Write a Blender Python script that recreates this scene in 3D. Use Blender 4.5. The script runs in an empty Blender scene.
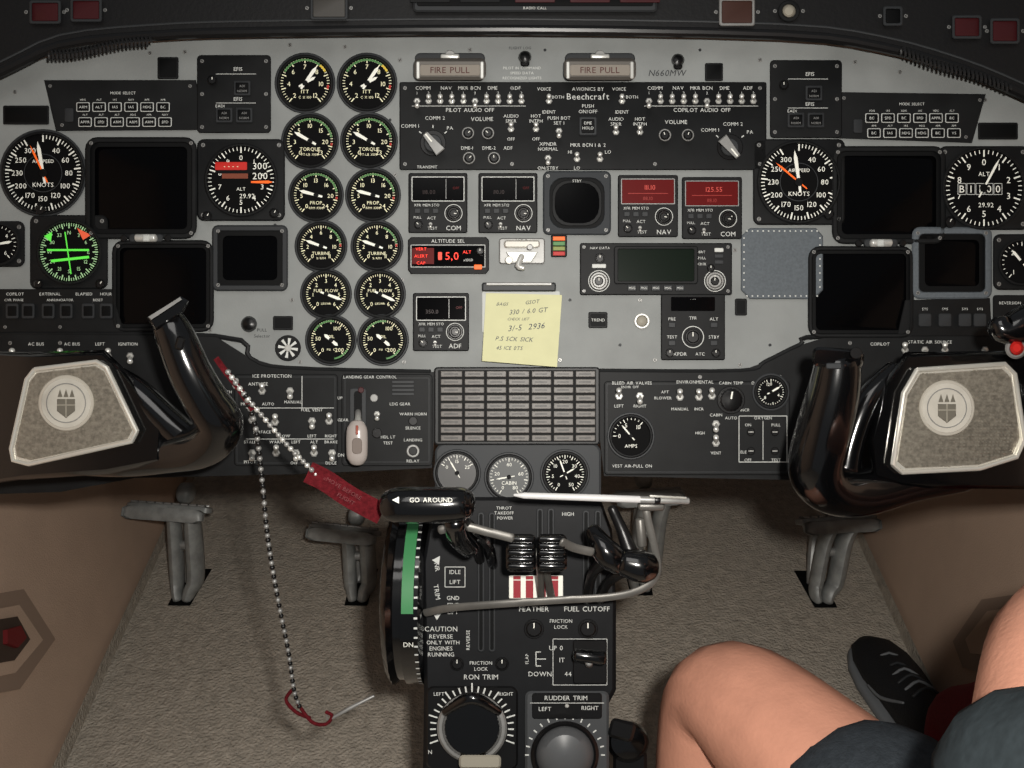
import bpy, bmesh, math, random
from math import radians, sin, cos, pi
from mathutils import Vector, Matrix
random.seed(3)
TH=radians(25); SN=sin(TH); CS=cos(TH); D=800.0
# panel frame: units are millimetres on the instrument panel plane (origin 512,384), z = mm proud of it
def T(px,py,z=0.0):
    s=(D-z)/D*0.001
    x=(px-512)*s; up=(384-py)*s; dep=(D-z)*0.001
    return Vector((x, dep*CS+up*SN, 1-dep*SN+up*CS))
def ray(px,py):
    return (T(px,py,0)-Vector((0,0,1))).normalized()
def hit(px,py,p0,n):
    d=ray(px,py); o=Vector((0,0,1)); t=(p0-o).dot(n)/d.dot(n)
    return o+d*t
def lin(c):
    return tuple((v/255/12.92) if v/255<=0.04045 else ((v/255+0.055)/1.055)**2.4 for v in c)
MATS={}
def mat(name,c,rough=0.5,metal=0.0,noise=0.0,nscale=60,bump=0.0,bscale=300,emit=0,spec=0.4,coat=0,bdist=.004):
    if name in MATS: return name
    m=bpy.data.materials.new(name); m.use_nodes=True
    nt=m.node_tree; p=nt.nodes['Principled BSDF']; L=lin(c)
    p.inputs['Base Color'].default_value=(*L,1); p.inputs['Roughness'].default_value=rough
    p.inputs['Metallic'].default_value=metal
    p.inputs['Specular IOR Level'].default_value=spec
    p.inputs['Coat Weight'].default_value=coat
    p.inputs['Coat Roughness'].default_value=0.08
    if emit:
        p.inputs['Emission Color'].default_value=(*L,1); p.inputs['Emission Strength'].default_value=emit
    if noise or bump:
        tc=nt.nodes.new('ShaderNodeTexCoord')
    if noise:
        n=nt.nodes.new('ShaderNodeTexNoise'); n.inputs['Scale'].default_value=nscale; n.inputs['Detail'].default_value=6
        nt.links.new(tc.outputs['Object'],n.inputs['Vector'])
        r=nt.nodes.new('ShaderNodeValToRGB')
        r.color_ramp.elements[0].position=0.3; r.color_ramp.elements[1].position=0.7
        r.color_ramp.elements[0].color=(*[max(0,v*(1-noise)) for v in L],1)
        r.color_ramp.elements[1].color=(*[min(1,v*(1+noise)) for v in L],1)
        nt.links.new(n.outputs['Fac'],r.inputs['Fac']); nt.links.new(r.outputs['Color'],p.inputs['Base Color'])
    if bump:
        n2=nt.nodes.new('ShaderNodeTexNoise'); n2.inputs['Scale'].default_value=bscale; n2.inputs['Detail'].default_value=4
        nt.links.new(tc.outputs['Object'],n2.inputs['Vector'])
        bp=nt.nodes.new('ShaderNodeBump'); bp.inputs['Strength'].default_value=bump; bp.inputs['Distance'].default_value=bdist
        nt.links.new(n2.outputs['Fac'],bp.inputs['Height']); nt.links.new(bp.outputs['Normal'],p.inputs['Normal'])
    MATS[name]=m; return name
GRAY=mat('panel_gray',(134,137,136),0.6,noise=0.12,nscale=18,bump=0.05,bscale=500,spec=.25)
BLK=mat('black_paint',(23,24,25),0.55,noise=0.2,nscale=40,spec=.2)
BLK2=mat('black_face',(11,12,13),0.6,spec=.15)
DKG=mat('dark_gray',(48,50,52),0.5,spec=.3)
SCR=mat('screen_glass',(4,4,5),0.15,spec=0.12)
FACE=mat('dial_black',(7,7,8),0.7,spec=0.1)
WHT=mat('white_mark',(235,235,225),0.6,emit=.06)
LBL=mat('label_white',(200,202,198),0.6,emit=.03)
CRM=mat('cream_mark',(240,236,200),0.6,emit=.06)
GRN=mat('green_mark',(80,130,75),0.5)
BGRN=mat('green_lit',(90,220,70),0.5,emit=0.45)
RED=mat('red_mark',(180,30,25),0.5)
ORG=mat('orange_mark',(240,100,30),0.5,emit=0.3)
REDL=mat('red_led',(255,50,30),0.5,emit=0.8)
REDD=mat('red_display',(88,18,18),0.3,emit=0.12,spec=.2)
YEL=mat('yellow_mark',(220,190,60),0.5)
MET=mat('steel',(215,215,210),0.3,metal=0.5)
MET2=mat('dull_steel',(150,150,148),0.45,metal=0.45,noise=0.15)
STRAP=mat('worn_lever_bar',(108,106,102),0.4,metal=0.5,noise=0.2)
CHR=mat('chrome',(235,232,222),0.2,metal=.6)
GLB=mat('gloss_black',(7,7,8),0.16,spec=0.6,coat=0.8)
KNB=mat('knob_black',(15,15,16),0.35,spec=.45)
PLATE=mat('textured_silver_plate',(158,152,140),0.3,metal=0.6,noise=0.3,nscale=300)
PAPER=mat('yellow_paper',(206,205,164),0.8,noise=0.03,spec=.1)
WPAP=mat('white_card',(190,193,190),0.7)
INK=mat('pencil_ink',(70,75,90),0.8)
BLUG=mat('blue_gray_paint',(90,96,101),0.6,noise=0.12,nscale=400,spec=.2)
ANN=mat('annunciator_lens',(98,94,90),0.45,noise=0.18,nscale=200)
MAR=mat('maroon_lens',(62,22,25),0.4)
LEA=mat('glareshield_vinyl',(20,20,21),0.5,bump=0.15,bscale=250,spec=.3,bdist=.002)
TAUPE=mat('beige_panel',(150,145,132),0.6)
REDF=mat('red_webbing',(88,22,28),0.9,noise=0.35,nscale=300,bump=0.3,bscale=900,spec=.1)
SKIN=mat('skin',(200,143,120),0.42,noise=0.10,nscale=30,bump=0.12,bscale=250)
SHORT=mat('dark_shorts_cloth',(50,55,60),0.95,noise=0.2,nscale=200,bump=0.3,bscale=600,spec=.1)
SHIRT=mat('gray_shirt_cloth',(56,64,68),0.95,noise=0.12,nscale=200,bump=0.25,bscale=12,spec=.1,bdist=.02)
SHOE=mat('black_shoe_mesh',(20,21,24),0.7,noise=0.3,nscale=300,bump=0.4,bscale=500)
SOLE=mat('gray_sole',(112,115,118),0.7)
CARP=mat('carpet',(186,177,164),0.98,noise=0.18,nscale=60,bump=1.0,bscale=220,spec=.05,bdist=.006)
WALLM=mat('wall_trim_fabric',(192,166,146),0.85,noise=0.06,nscale=10,bump=0.2,bscale=400,spec=.15)
CLR=mat('translucent_wheel_plastic',(165,157,152),0.25,spec=0.6)
HAIR=mat('hair',(60,45,32),0.7,noise=0.3,bump=0.5)
SEATM=mat('seat_leather',(120,100,82),0.5,bump=0.2)
PEDM=mat('pedal_cast_metal',(150,152,150),0.5,metal=0.3,noise=0.2,nscale=60)

GL={}
def build_glyphs():
    chars="ABCDEFGHIJKLMNOPQRSTUVWXYZabcdefghijklmnopqrstuvwxyz0123456789.,-/+&:%"
    obs=[]
    for ch in chars:
        c=bpy.data.curves.new('g','FONT'); c.body=ch; c.size=1; c.resolution_u=2
        o=bpy.data.objects.new('g',c); bpy.context.collection.objects.link(o); obs.append((ch,o,c))
    bpy.context.view_layer.update()
    dg=bpy.context.evaluated_depsgraph_get()
    for ch,o,c in obs:
        me=bpy.data.meshes.new_from_object(o.evaluated_get(dg))
        vs=[(v.co.x,v.co.y) for v in me.vertices]; fs=[tuple(p.vertices) for p in me.polygons]
        GL[ch]=(vs,fs)
        bpy.data.meshes.remove(me)
    for ch,o,c in obs:
        bpy.data.objects.remove(o); bpy.data.curves.remove(c)
build_glyphs()
CAP=max(v[1] for v in GL['H'][0]) or 0.7

def rrpts(cx,cy,w,h,r,n=4,rot=0):
    r=max(0.01,min(r,w/2-0.01,h/2-0.01)); out=[]
    for (sx,sy,a0) in ((1,-1,-90),(1,1,0),(-1,1,90),(-1,-1,180)):
        ox=sx*(w/2-r); oy=sy*(h/2-r)
        for i in range(n+1):
            a=radians(a0+90*i/n); out.append((ox+r*cos(a),oy+r*sin(a)))
    ca,sa=cos(radians(rot)),sin(radians(rot))
    return [(cx+x*ca-y*sa, cy+x*sa+y*ca) for x,y in out]
def catmull(pts,k):
    out=[]; n=len(pts)
    for i in range(n-1):
        p0=pts[max(0,i-1)];p1=pts[i];p2=pts[i+1];p3=pts[min(n-1,i+2)]
        for j in range(k):
            t=j/k
            out.append(tuple(0.5*((2*b)+(-a+c)*t+(2*a-5*b+4*c-d)*t*t+(-a+3*b-3*c+d)*t**3) for a,b,c,d in zip(p0,p1,p2,p3)))
    out.append(tuple(pts[-1])); return out
class B:
    def __init__(s): s.V=[];s.F=[];s.M=[];s.mats=[]
    def mi(s,m):
        if m not in s.mats: s.mats.append(m)
        return s.mats.index(m)
    def raw(s,vs,fs,m):
        o=len(s.V); s.V+= [Vector(v) for v in vs]; k=s.mi(m)
        for f in fs: s.F.append([o+i for i in f]); s.M.append(k)
    def loft(s,loops,m,c0=False,c1=True,closed=True):
        n=len(loops[0]); vs=[p for l in loops for p in l]; fs=[]
        for i in range(len(loops)-1):
            for j in range(n if closed else n-1):
                a=i*n+j; b=i*n+(j+1)%n; fs.append((a,b,b+n,a+n))
        if c0: fs.append(tuple(range(n))[::-1])
        if c1: fs.append(tuple(range((len(loops)-1)*n,len(loops)*n)))
        s.raw(vs,fs,m)
    def L(s,pts,z): return [T(x,y,z) for x,y in pts]
    def rr(s,cx,cy,w,h,r,z0,z1,m,bev=0.8,rot=0):
        s.loft([s.L(rrpts(cx,cy,w,h,r,rot=rot),z0),s.L(rrpts(cx,cy,w,h,r,rot=rot),z1-bev),
                s.L(rrpts(cx,cy,w-2*bev,h-2*bev,max(0.1,r-bev),rot=rot),z1)],m,c0=True)
    def frame(s,cx,cy,w,h,r,iw,ih,ir,z0,z1,zf,m,bev=1,rot=0):
        s.loft([s.L(rrpts(cx,cy,w,h,r,rot=rot),z0),s.L(rrpts(cx,cy,w,h,r,rot=rot),z1-bev),
                s.L(rrpts(cx,cy,w-2*bev,h-2*bev,max(0.1,r-bev),rot=rot),z1),
                s.L(rrpts(cx,cy,iw+bev,ih+bev,ir,rot=rot),z1),s.L(rrpts(cx,cy,iw,ih,ir,rot=rot),z1-bev),
                s.L(rrpts(cx,cy,iw,ih,ir,rot=rot),zf)],m,c1=False)
    def poly(s,pts,z0,z1,m,bev=0):
        if bev:
            cx=sum(p[0] for p in pts)/len(pts); cy=sum(p[1] for p in pts)/len(pts)
            ins=[]
            for x,y in pts:
                d=math.hypot(x-cx,y-cy); k=(d-bev)/d; ins.append((cx+(x-cx)*k,cy+(y-cy)*k))
            s.loft([s.L(pts,z0),s.L(pts,z1-bev),s.L(ins,z1)],m,c0=True)
        else: s.loft([s.L(pts,z0),s.L(pts,z1)],m,c0=True)
    def circ(s,cx,cy,r,n=32): return [(cx+r*cos(2*pi*i/n),cy+r*sin(2*pi*i/n)) for i in range(n)]
    def lathe(s,cx,cy,prof,m,n=32,cap=True):
        s.loft([s.L(s.circ(cx,cy,max(r,0.01),n),z) for r,z in prof],m,c1=cap)
    def cyl(s,cx,cy,r,z0,z1,m,bev=0.6,n=24): s.lathe(cx,cy,[(r,z0),(r,z1-bev),(r-bev,z1)],m,n)
    def ring(s,cx,cy,ro,ri,z0,z1,m,bev=1,n=40,zf=None):
        s.lathe(cx,cy,[(ro,z0),(ro,z1-bev),(ro-bev,z1),(ri+bev*0.5,z1),(ri,z1-bev),(ri,z0 if zf is None else zf)],m,n,cap=False)
    def disc(s,cx,cy,r,z,m,n=32): s.raw(s.L(s.circ(cx,cy,r,n),z),[tuple(range(n))],m)
    def q(s,pts,z,m): s.raw(s.L(pts,z),[tuple(range(len(pts)))],m)
    def rect(s,cx,cy,w,h,z,m,rot=0): s.q(rrpts(cx,cy,w,h,0.01,1,rot),z,m)
    def tick(s,cx,cy,a,r0,r1,w,z,m):
        a=radians(a); dx,dy=sin(a),-cos(a); nx,ny=-dy*w/2,dx*w/2
        s.q([(cx+dx*r0+nx,cy+dy*r0+ny),(cx+dx*r1+nx,cy+dy*r1+ny),(cx+dx*r1-nx,cy+dy*r1-ny),(cx+dx*r0-nx,cy+dy*r0-ny)],z,m)
    def ptr(s,cx,cy,a,ln,w,tail,z,m):
        a=radians(a); dx,dy=sin(a),-cos(a); nx,ny=-dy*w/2,dx*w/2
        s.q([(cx-dx*tail+nx*.6,cy-dy*tail+ny*.6),(cx+dx*ln*.75+nx,cy+dy*ln*.75+ny),(cx+dx*ln,cy+dy*ln),(cx+dx*ln*.75-nx,cy+dy*ln*.75-ny),(cx-dx*tail-nx*.6,cy-dy*tail-ny*.6)],z,m)
    def arc(s,cx,cy,a0,a1,r0,r1,z,m,n=14):
        pts=[]; 
        for i in range(n+1):
            a=radians(a0+(a1-a0)*i/n); pts.append((sin(a),-cos(a)))
        vs=[T(cx+x*r0,cy+y*r0,z) for x,y in pts]+[T(cx+x*r1,cy+y*r1,z) for x,y in pts]
        s.raw(vs,[(i,i+1,n+2+i,n+1+i) for i in range(n)],m)
    def line(s,x0,y0,x1,y1,w,z,m):
        d=math.hypot(x1-x0,y1-y0); nx,ny=-(y1-y0)/d*w/2,(x1-x0)/d*w/2
        s.q([(x0+nx,y0+ny),(x1+nx,y1+ny),(x1-nx,y1-ny),(x0-nx,y0-ny)],z,m)
    def outline(s,cx,cy,w,h,t,z,m):
        s.line(cx-w/2,cy-h/2,cx+w/2,cy-h/2,t,z,m); s.line(cx-w/2,cy+h/2,cx+w/2,cy+h/2,t,z,m)
        s.line(cx-w/2,cy-h/2,cx-w/2,cy+h/2,t,z,m); s.line(cx+w/2,cy-h/2,cx+w/2,cy+h/2,t,z,m)
    def text(s,t,x,y,h,z,m=None,al='c',rot=0,shear=0,wf=1.0,Tf=None):
        m=m or LBL; k=h/CAP; cur=0; items=[]
        for ch in t:
            if ch==' ': cur+=0.38; continue
            if ch not in GL or not GL[ch][0]: cur+=0.3; continue
            vs,fs=GL[ch]; x0=min(v[0] for v in vs); x1=max(v[0] for v in vs)
            items.append((cur-x0,vs,fs)); cur+=x1-x0+0.12
        W=cur-0.12; off={'c':-W/2,'l':0,'r':-W}[al]
        ca,sa=cos(radians(rot)),sin(radians(rot))
        for dx,vs,fs in items:
            out=[]
            for vx,vy in vs:
                X=(vx+dx+off+shear*vy)*k*wf; Y=-(vy-CAP/2)*k
                PX,PY=x+X*ca-Y*sa, y+X*sa+Y*ca
                out.append(Tf(PX,PY) if Tf else T(PX,PY,z))
            s.raw(out,fs,m)
    def tube(s,pts,radii,m,n=14,sm=0,world=False,cap=True,flat=1.0,up=None):
        if not isinstance(radii,(list,tuple)): radii=[radii]*len(pts)
        data=[tuple(p)+(r,) for p,r in zip(pts,radii)]
        if sm: data=catmull(data,sm)
        P=[];R=[]
        for d in data:
            if world: P.append(Vector(d[:3])); R.append(d[3])
            else: P.append(T(*d[:3])); R.append(d[3]*(D-d[2])/D*0.001)
        loops=[]; ref=up or Vector((0,-CS,SN)); prevu=None; N=len(P)
        for i in range(N):
            t=(P[min(i+1,N-1)]-P[max(i-1,0)]).normalized()
            u=prevu if prevu is not None else ref
            u=u-t*u.dot(t)
            if u.length<1e-4: u=Vector((1,0,0))-t*t.x
            u.normalize(); prevu=u; v=t.cross(u)
            def rg(c,r): return [c+u*(cos(2*pi*j/n)*r*flat)+v*(sin(2*pi*j/n)*r) for j in range(n)]
            if i==0 and cap:
                loops+= [rg(P[0]-t*R[0]*.5,R[0]*.3),rg(P[0]-t*R[0]*.38,R[0]*.7),rg(P[0]-t*R[0]*.18,R[0]*.93)]
            loops.append(rg(P[i],max(R[i],1e-5)))
            if i==N-1 and cap:
                loops+= [rg(P[i]+t*R[i]*.18,R[i]*.93),rg(P[i]+t*R[i]*.38,R[i]*.7),rg(P[i]+t*R[i]*.5,R[i]*.3)]
        s.loft(loops,m,c0=True,c1=True)
    def wbox(s,x0,x1,y0,y1,z0,z1,m):
        vs=[(x,y,z) for z in (z0,z1) for y in (y0,y1) for x in (x0,x1)]
        s.raw(vs,[(0,1,3,2),(4,5,7,6),(0,1,5,4),(2,3,7,6),(0,2,6,4),(1,3,7,5)],m)
    def screw(s,x,y,z,r=2):
        s.cyl(x,y,r,z,z+0.8,MET2,0.3,10); s.rect(x,y,r*1.4,0.5,z+0.85,BLK2,rot=random.uniform(0,90)); s.rect(x,y,0.5,r*1.4,z+0.86,BLK2,rot=20)
    def toggle(s,x,y,z,up=-1,sc=1.0,lr=0):
        s.cyl(x,y,4.2*sc,z,z+1.6*sc,MET2,0.4,6); s.cyl(x,y,3*sc,z,z+3*sc,MET,0.4,12)
        s.tube([(x,y,z+2*sc),(x+lr*4*sc,y+up*3*sc,z+8*sc),(x+lr*6*sc,y+up*6*sc,z+13*sc)],[1.5*sc,2.1*sc,2.9*sc],MET,n=10)
    def knob(s,x,y,r,z,h=8,m=None,a=0,skirt=True):
        m=m or KNB
        if skirt: s.cyl(x,y,r,z,z+2,m,0.6,24)
        n=36; rk=r*0.8
        def kl(rr,zz): return [T(x+(rr*(1+0.05*(i%2)))*cos(2*pi*i/n),y+(rr*(1+0.05*(i%2)))*sin(2*pi*i/n),zz) for i in range(n)]
        s.loft([kl(rk,z+2),kl(rk*0.94,z+h-1),kl(rk*0.8,z+h)],m)
        s.tick(x,y,a,rk*0.1,rk*0.75,max(0.7,r*0.12),z+h+0.15,WHT)
    def done(s,name,parent=None,ang=35):
        if not s.V: return None
        c=sum(s.V,Vector())/len(s.V)
        me=bpy.data.meshes.new(name); me.from_pydata([v-c for v in s.V],[],s.F)
        for m in s.mats: me.materials.append(MATS[m])
        me.polygons.foreach_set('material_index',s.M); me.update()
        bm=bmesh.new(); bm.from_mesh(me); bmesh.ops.recalc_face_normals(bm,faces=bm.faces); bm.to_mesh(me); bm.free()
        me.polygons.foreach_set('use_smooth',[True]*len(me.polygons)); me.set_sharp_from_angle(angle=radians(ang))
        o=bpy.data.objects.new(name,me); o.location=c; bpy.context.collection.objects.link(o)
        if parent: o.parent=parent
        return o
def empty(name):
    e=bpy.data.objects.new(name,None); e.empty_display_size=0.05
    bpy.context.collection.objects.link(e); return e

# ================= ROOM =================
def wallpts(s,z):
    f=0.16*z - 0.02*sin(z*3)
    return [(s*(0.60+f),-0.6,z),(s*(0.655+f),0.8,z),(s*(0.74+f),1.5,z),(s*(0.77+f),1.75,z)]
for s,nm in ((-1,'wall_left'),(1,'wall_right')):
    b=B(); zs=[0,0.1,0.3,0.5,0.7,0.9,1.1,1.3]
    b.loft([[Vector(p) for p in wallpts(s,z)] for z in zs],WALLM,c0=False,c1=False,closed=False)
    b.loft([[Vector((p[0]-s*0.004,p[1],z)) for p in wallpts(s,0)] for z in (0,0.03)],CARP,c1=False,closed=False)
    b.tube([Vector((p[0]-s*.001,p[1],.42)) for p in wallpts(s,.42)],[.004]*4,WALLM,world=True,n=8)
    b.done(nm)
b=B(); 
b.raw([(-.8,-.6,0),(.8,-.6,0),(.8,1.76,0),(-.8,1.76,0),(-.8,-.6,-.03),(.8,-.6,-.03),(.8,1.76,-.03),(-.8,1.76,-.03)],[(0,1,2,3),(4,5,6,7),(0,1,5,4),(2,3,7,6)],CARP)
b.done('floor')
b=B(); b.wbox(-.98,.98,1.75,1.78,0,1.0,WALLM); b.done('wall_front')

# ================= PANEL =================
top=catmull([(-70,118),(0,78),(60,54),(150,43),(260,38),(512,36),(780,42),(880,54),(960,75),(1024,100),(1094,138)],6)
bot=[(1094,336),(830,336),(800,345),(765,362),(740,371),(430,372),(285,368),(250,358),(215,336),(-70,334)]
b=B(); b.poly(list(top)+bot,-6,0,GRAY)
for x,y in ((72,60),(150,53),(185,52),(290,45),(345,47),(400,60),(395,175),(404,362),(470,50),(760,60),(755,84),(855,62),(900,72),(985,100),(735,250),(740,365),(292,300),(300,362),(560,360),(640,300),(655,360),(402,280),(15,92),(210,330),(826,330)):
    b.screw(x,y,0,2.2)
for x,y in ((390,120),(275,225),(545,50),(700,50),(480,160),(570,300),(620,345),(770,345)):
    b.cyl(x,y,1.6,0,0.5,DKG,0.2,8)
b.text("N660MW",667,73,6,0.3,DKG,shear=0.2)
b.text("FLIGHT LOG",520,48,2.6,0.3,DKG)
b.text("PILOT IN COMMAND",522,68,2.6,0.3,LBL); b.text("SPEED DATA",522,73,2.6,0.3,LBL); b.text("RECOGNIZED LIGHTS",522,78,2.6,0.3,LBL)
b.done('instrument_panel')

b=B()
sub=[(-70,334),(215,336),(250,358),(285,368),(430,372),(740,371),(765,362),(800,345),(830,336),(1094,336),(1094,490),(900,486),(790,480),(604,476),(600,440),(434,440),(432,468),(300,474),(135,478),(60,492),(-70,496)]
b.poly(sub,-8,4,BLK)
b.tube([(x,y,2) for x,y in [(-70,334),(215,336),(250,358),(285,368),(430,372)]],2.5,BLK,n=8,sm=4)
b.tube([(x,y,2) for x,y in [(600,371),(740,371),(765,362),(800,345),(830,336),(1094,336)]],2.5,BLK,n=8,sm=4)
for x in (10,60,190,230,440,590,700,780,850): b.screw(x,343 if x<200 or x>820 else 377 ,4,2)
b.done('lower_switch_panel')

def S(b,t,x,y,h=3.2,z=None,al='c'): b.text(t,x,y,h,(6.3 if z is None else z),LBL,al=al)
b=B()
b.rr(286,420,104,92,4,3,6,BLK); b.rr(387,420,91,92,4,3,6,BLK)
b.outline(286,420,98,86,0.6,6.2,DKG); b.outline(387,420,84,84,0.6,6.2,DKG)
S(b,"ICE PROTECTION",272,376); S(b,"ANTI-ICE",258,384); S(b,"LANDING GEAR CONTROL",370,377,2.8)
for x,y,u in ((262,391,-1),(290,391,1),(252,420,-1),(275,422,-1),(312,421,1),(329,421,-1),(252,453,1),(276,453,-1),(296,453,1),(314,453,-1),(332,453,1)):
    b.toggle(x,y,6,u,1.0)
for x,y,t in ((246,404,"PROP"),(268,404,"AUTO"),(293,402,"MANUAL"),(262,432,"SURFACE"),(285,436,"LOW"),(312,410,"FUEL VENT"),(331,436,"RIGHT"),(312,436,"LEFT"),(250,442,"STALL"),(250,462,"PITOT"),(276,442,"WARN"),(296,442,"LEFT"),(314,442,"ALT"),(331,442,"BRAKE"),(331,463,"DEICE"),(294,463,"OFF")):
    S(b,t,x,y,2.8)
b.line(246,408,334,408,0.6,6.3,LBL); b.line(246,439,334,439,0.6,6.3,LBL); b.line(302,376,302,408,0.6,6.3,LBL)
b.rr(358,416,17,56,3,6,7.5,DKG); b.rr(358,416,8,50,3,7.5,7.9,BLK2,0.1)
b.cyl(374,398,4,6,8,MET2); b.cyl(377,433,5,6,11,KNB); b.toggle(377,414,6,1,0.8)
b.cyl(361,390,3,7.5,10,MAR)
for i in range(4): b.rr(403,382+i*4,22,2.6,0.6,6,7.2,DKG,0.3)
for x,y,t in ((413,414,"WARN HORN"),(413,428,"SILENCE"),(413,440,"LANDING"),(413,461,"RELAY"),(340,398,"UP"),(388,437,"HDL LT"),(388,443,"TEST"),(400,404,"LDG GEAR")):
    S(b,t,x,y,2.8)
b.cyl(413,421,4.5,6,9,KNB); b.cyl(413,451,6.5,6,9,MET2); b.cyl(413,451,4.5,9,11,KNB)
S(b,"DN",341,455,3); S(b,"GEAR",343,420,2.8)
b.done('ice_and_gear_switch_panel')
b=B(); b.tube([(358,412,8),(358,418,26),(358,425,36)],[3,3.2,4],MET,n=12)
b.tube([(357,424,36),(357,431,37),(357,455,37),(357,461,36)],[7.5,10.5,10.5,8],CLR,n=24,sm=3,flat=0.7)
b.tube([(357,426,43.2),(357,434,44.6)],[1.4,1.4],mat('red_bulb_core',(150,80,66),0.4),n=10)
b.rr(357,446,10,16,4,43.5,45,mat('wheel_lens_gray',(120,110,104),.3),.5)  # darker gray inset on the front of the gear handle
b.done('landing_gear_handle')
b=B()
b.rr(697,428,186,94,4,3,6,BLK); b.outline(697,428,180,88,0.6,6.2,DKG)
S(b,"BLEED AIR VALVES",632,383,3); S(b,"ENVIRONMENTAL",695,382,3)
S(b,"LEFT",619,406,3); S(b,"RIGHT",640,406,3); S(b,"ENVIR OFF",630,387,2.4)
for x,y,u in ((619,396,-1),(640,396,1),(680,397,-1),(699,397,-1),(716,424,1),(716,443,-1),(712,396,-1)): b.toggle(x,y,6,u,1.0)
for x,y,t in ((680,409,"MANUAL"),(699,409,"INCR"),(731,383,"CABIN TEMP"),(731,418,"AUTO"),(716,415,"CABIN"),(716,453,"VENT"),(665,392,"AFT"),(663,398,"BLOWER"),(757,383,"DECR"),(745,452,"ELEC"),(745,410,"INCR"),(763,418,"OXYGEN"),(700,433,"HIGH")): S(b,t,x,y,2.8)
b.knob(731,400,14,6,9,a=10)
b.outline(763,439,48,46,0.7,6.4,LBL); 
for x,y,t in ((748,425,"ON"),(776,425,"PULL"),(748,460,"OFF"),(776,460,"TEST")): S(b,t,x,y,2.8)
b.line(763,421,763,460,0.6,6.4,LBL)
for x,y in ((751,432),(751,451),(775,432),(775,451)): b.cyl(x,y,4,6,9,KNB); b.rect(x,y,5,1,9.1,MET)
S(b,"VEST AIR-PULL ON",632,466,3)
b.done('environment_switch_panel')

def gauge(name,cx,cy,r,sq=None,sqh=None,ticks=40,maj=5,a0=-140,a1=140,nums=None,ptrs=((40,),),arcs=(),txt=(),col=WHT,ns=0.22,z=0,face=FACE,screws=True,extra=None,knobs=()):
    b=B()
    zt=z
    if sq:
        b.rr(cx,cy,sq,sqh or sq,7,z,z+4,BLK,1.5); zt=z+4
        if screws:
            for sx in (-1,1):
                for sy in (-1,1): b.screw(cx+sx*(sq/2-6),cy+sy*((sqh or sq)/2-6),zt-0.3,2.2)
    else:
        b.ring(cx,cy,r+2,r-1,z,z+3,DKG,0.8)
    b.ring(cx,cy,r,r-2.8,zt,zt+4.5,BLK,1.2,zf=zt+0.2)
    zf=zt+0.4; b.disc(cx,cy,r-2.6,zf,face)
    R=r-4; n=ticks
    for i in range(n+1):
        if a1-a0>=359 and i==n: break
        a=a0+(a1-a0)*i/n; big=i%maj==0
        b.tick(cx,cy,a,R-(r*0.16 if big else r*0.09),R,(r*0.03 if big else r*0.015)+0.2,zf+0.25,col)
    for (x0,x1,m) in arcs: b.arc(cx,cy,x0,x1,R-r*.08,R-r*0.01,zf+0.35,m)
    if nums:
        k=len(nums)
        for i,t in enumerate(nums):
            if t is None: continue
            a=radians(a0+(a1-a0)*i/(k if a1-a0>=359 else k-1)); rn=R-r*0.29
            b.text(str(t),cx+sin(a)*rn,cy-cos(a)*rn,r*ns*0.6,zf+0.3,col)
    for t,dx,dy,h,m in txt: b.text(t,cx+dx,cy+dy,h,zf+0.4,m)
    if extra: extra(b,cx,cy,r,zf)
    for i,p in enumerate(ptrs):
        a=p[0]; ln=p[1] if len(p)>1 else 0.8; w=p[2] if len(p)>2 else 0.12; m=p[3] if len(p)>3 else WHT
        b.ptr(cx,cy,a,R*ln,r*w,r*0.25,zf+1.2+0.3*i,m)
    if ptrs: b.cyl(cx,cy,r*0.10,zf,zf+2.6,BLK2,0.4,16)
    for kx,ky,kr in knobs: b.knob(kx,ky,kr,zt,8,a=30)
    return b.done(name)

rows=[(83,305,367,28.5,'itt_gauge',"ITT",["2","4","6","7","8","10","12"]),(141,310,369,27,'torque_gauge',"TORQUE",["0","3","5","10","15","20","23"]),
      (195,316,373,26,'propeller_rpm_gauge',"PROP",["0","5","10","13","16","20","24"]),(246,321,377,24.5,'turbine_rpm_gauge',"TURBINE",["0","2","4","6","8","10","11"]),
      (294,326,380,24,'fuel_flow_gauge',"FUEL FLOW",["0","1","2","3","4","5","6"]),(340,331,383,24,'oil_gauge',"OIL",["0","50","","100","","200"])]
for ri,(y,xa,xb,r,nm,lb,nums) in enumerate(rows):
    for k,x in enumerate((xa,xb)):
        if ri==0: kw=dict(arcs=((-60,40,GRN),(40,60,YEL),(95,105,RED)),ptrs=((35,0.85,0.13),(60,0.5,0.10)))
        elif ri in(1,2): kw=dict(arcs=((-40,80,GRN),(95,102,RED)),ptrs=((-60 if ri==1 else -75,0.8,0.13),))
        elif ri==3: kw=dict(arcs=((20,80,GRN),(84,92,RED)),ptrs=((-70,0.8,0.13),))
        elif ri==4: kw=dict(ptrs=((115 if k else 110,0.85,0.13),))
        else: kw=dict(arcs=((-60,10,GRN),(120,170,GRN)),ptrs=((-50,0.45,0.14),(130,0.45,0.14)))
        sub_={0:"C X 100",1:"FT-LB X100",2:"RPM X100",3:"% RPM",4:"LBS/HR",5:"PSI  C"}[ri]
        gauge(nm,x,y,r,nums=nums,ticks=40,txt=((lb,0,r*0.30 if ri<4 else -r*.14,r*0.125,CRM),(sub_,0,r*0.50 if ri<4 else r*.4,r*0.085,CRM)),col=CRM,ns=0.26,**kw)

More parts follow.
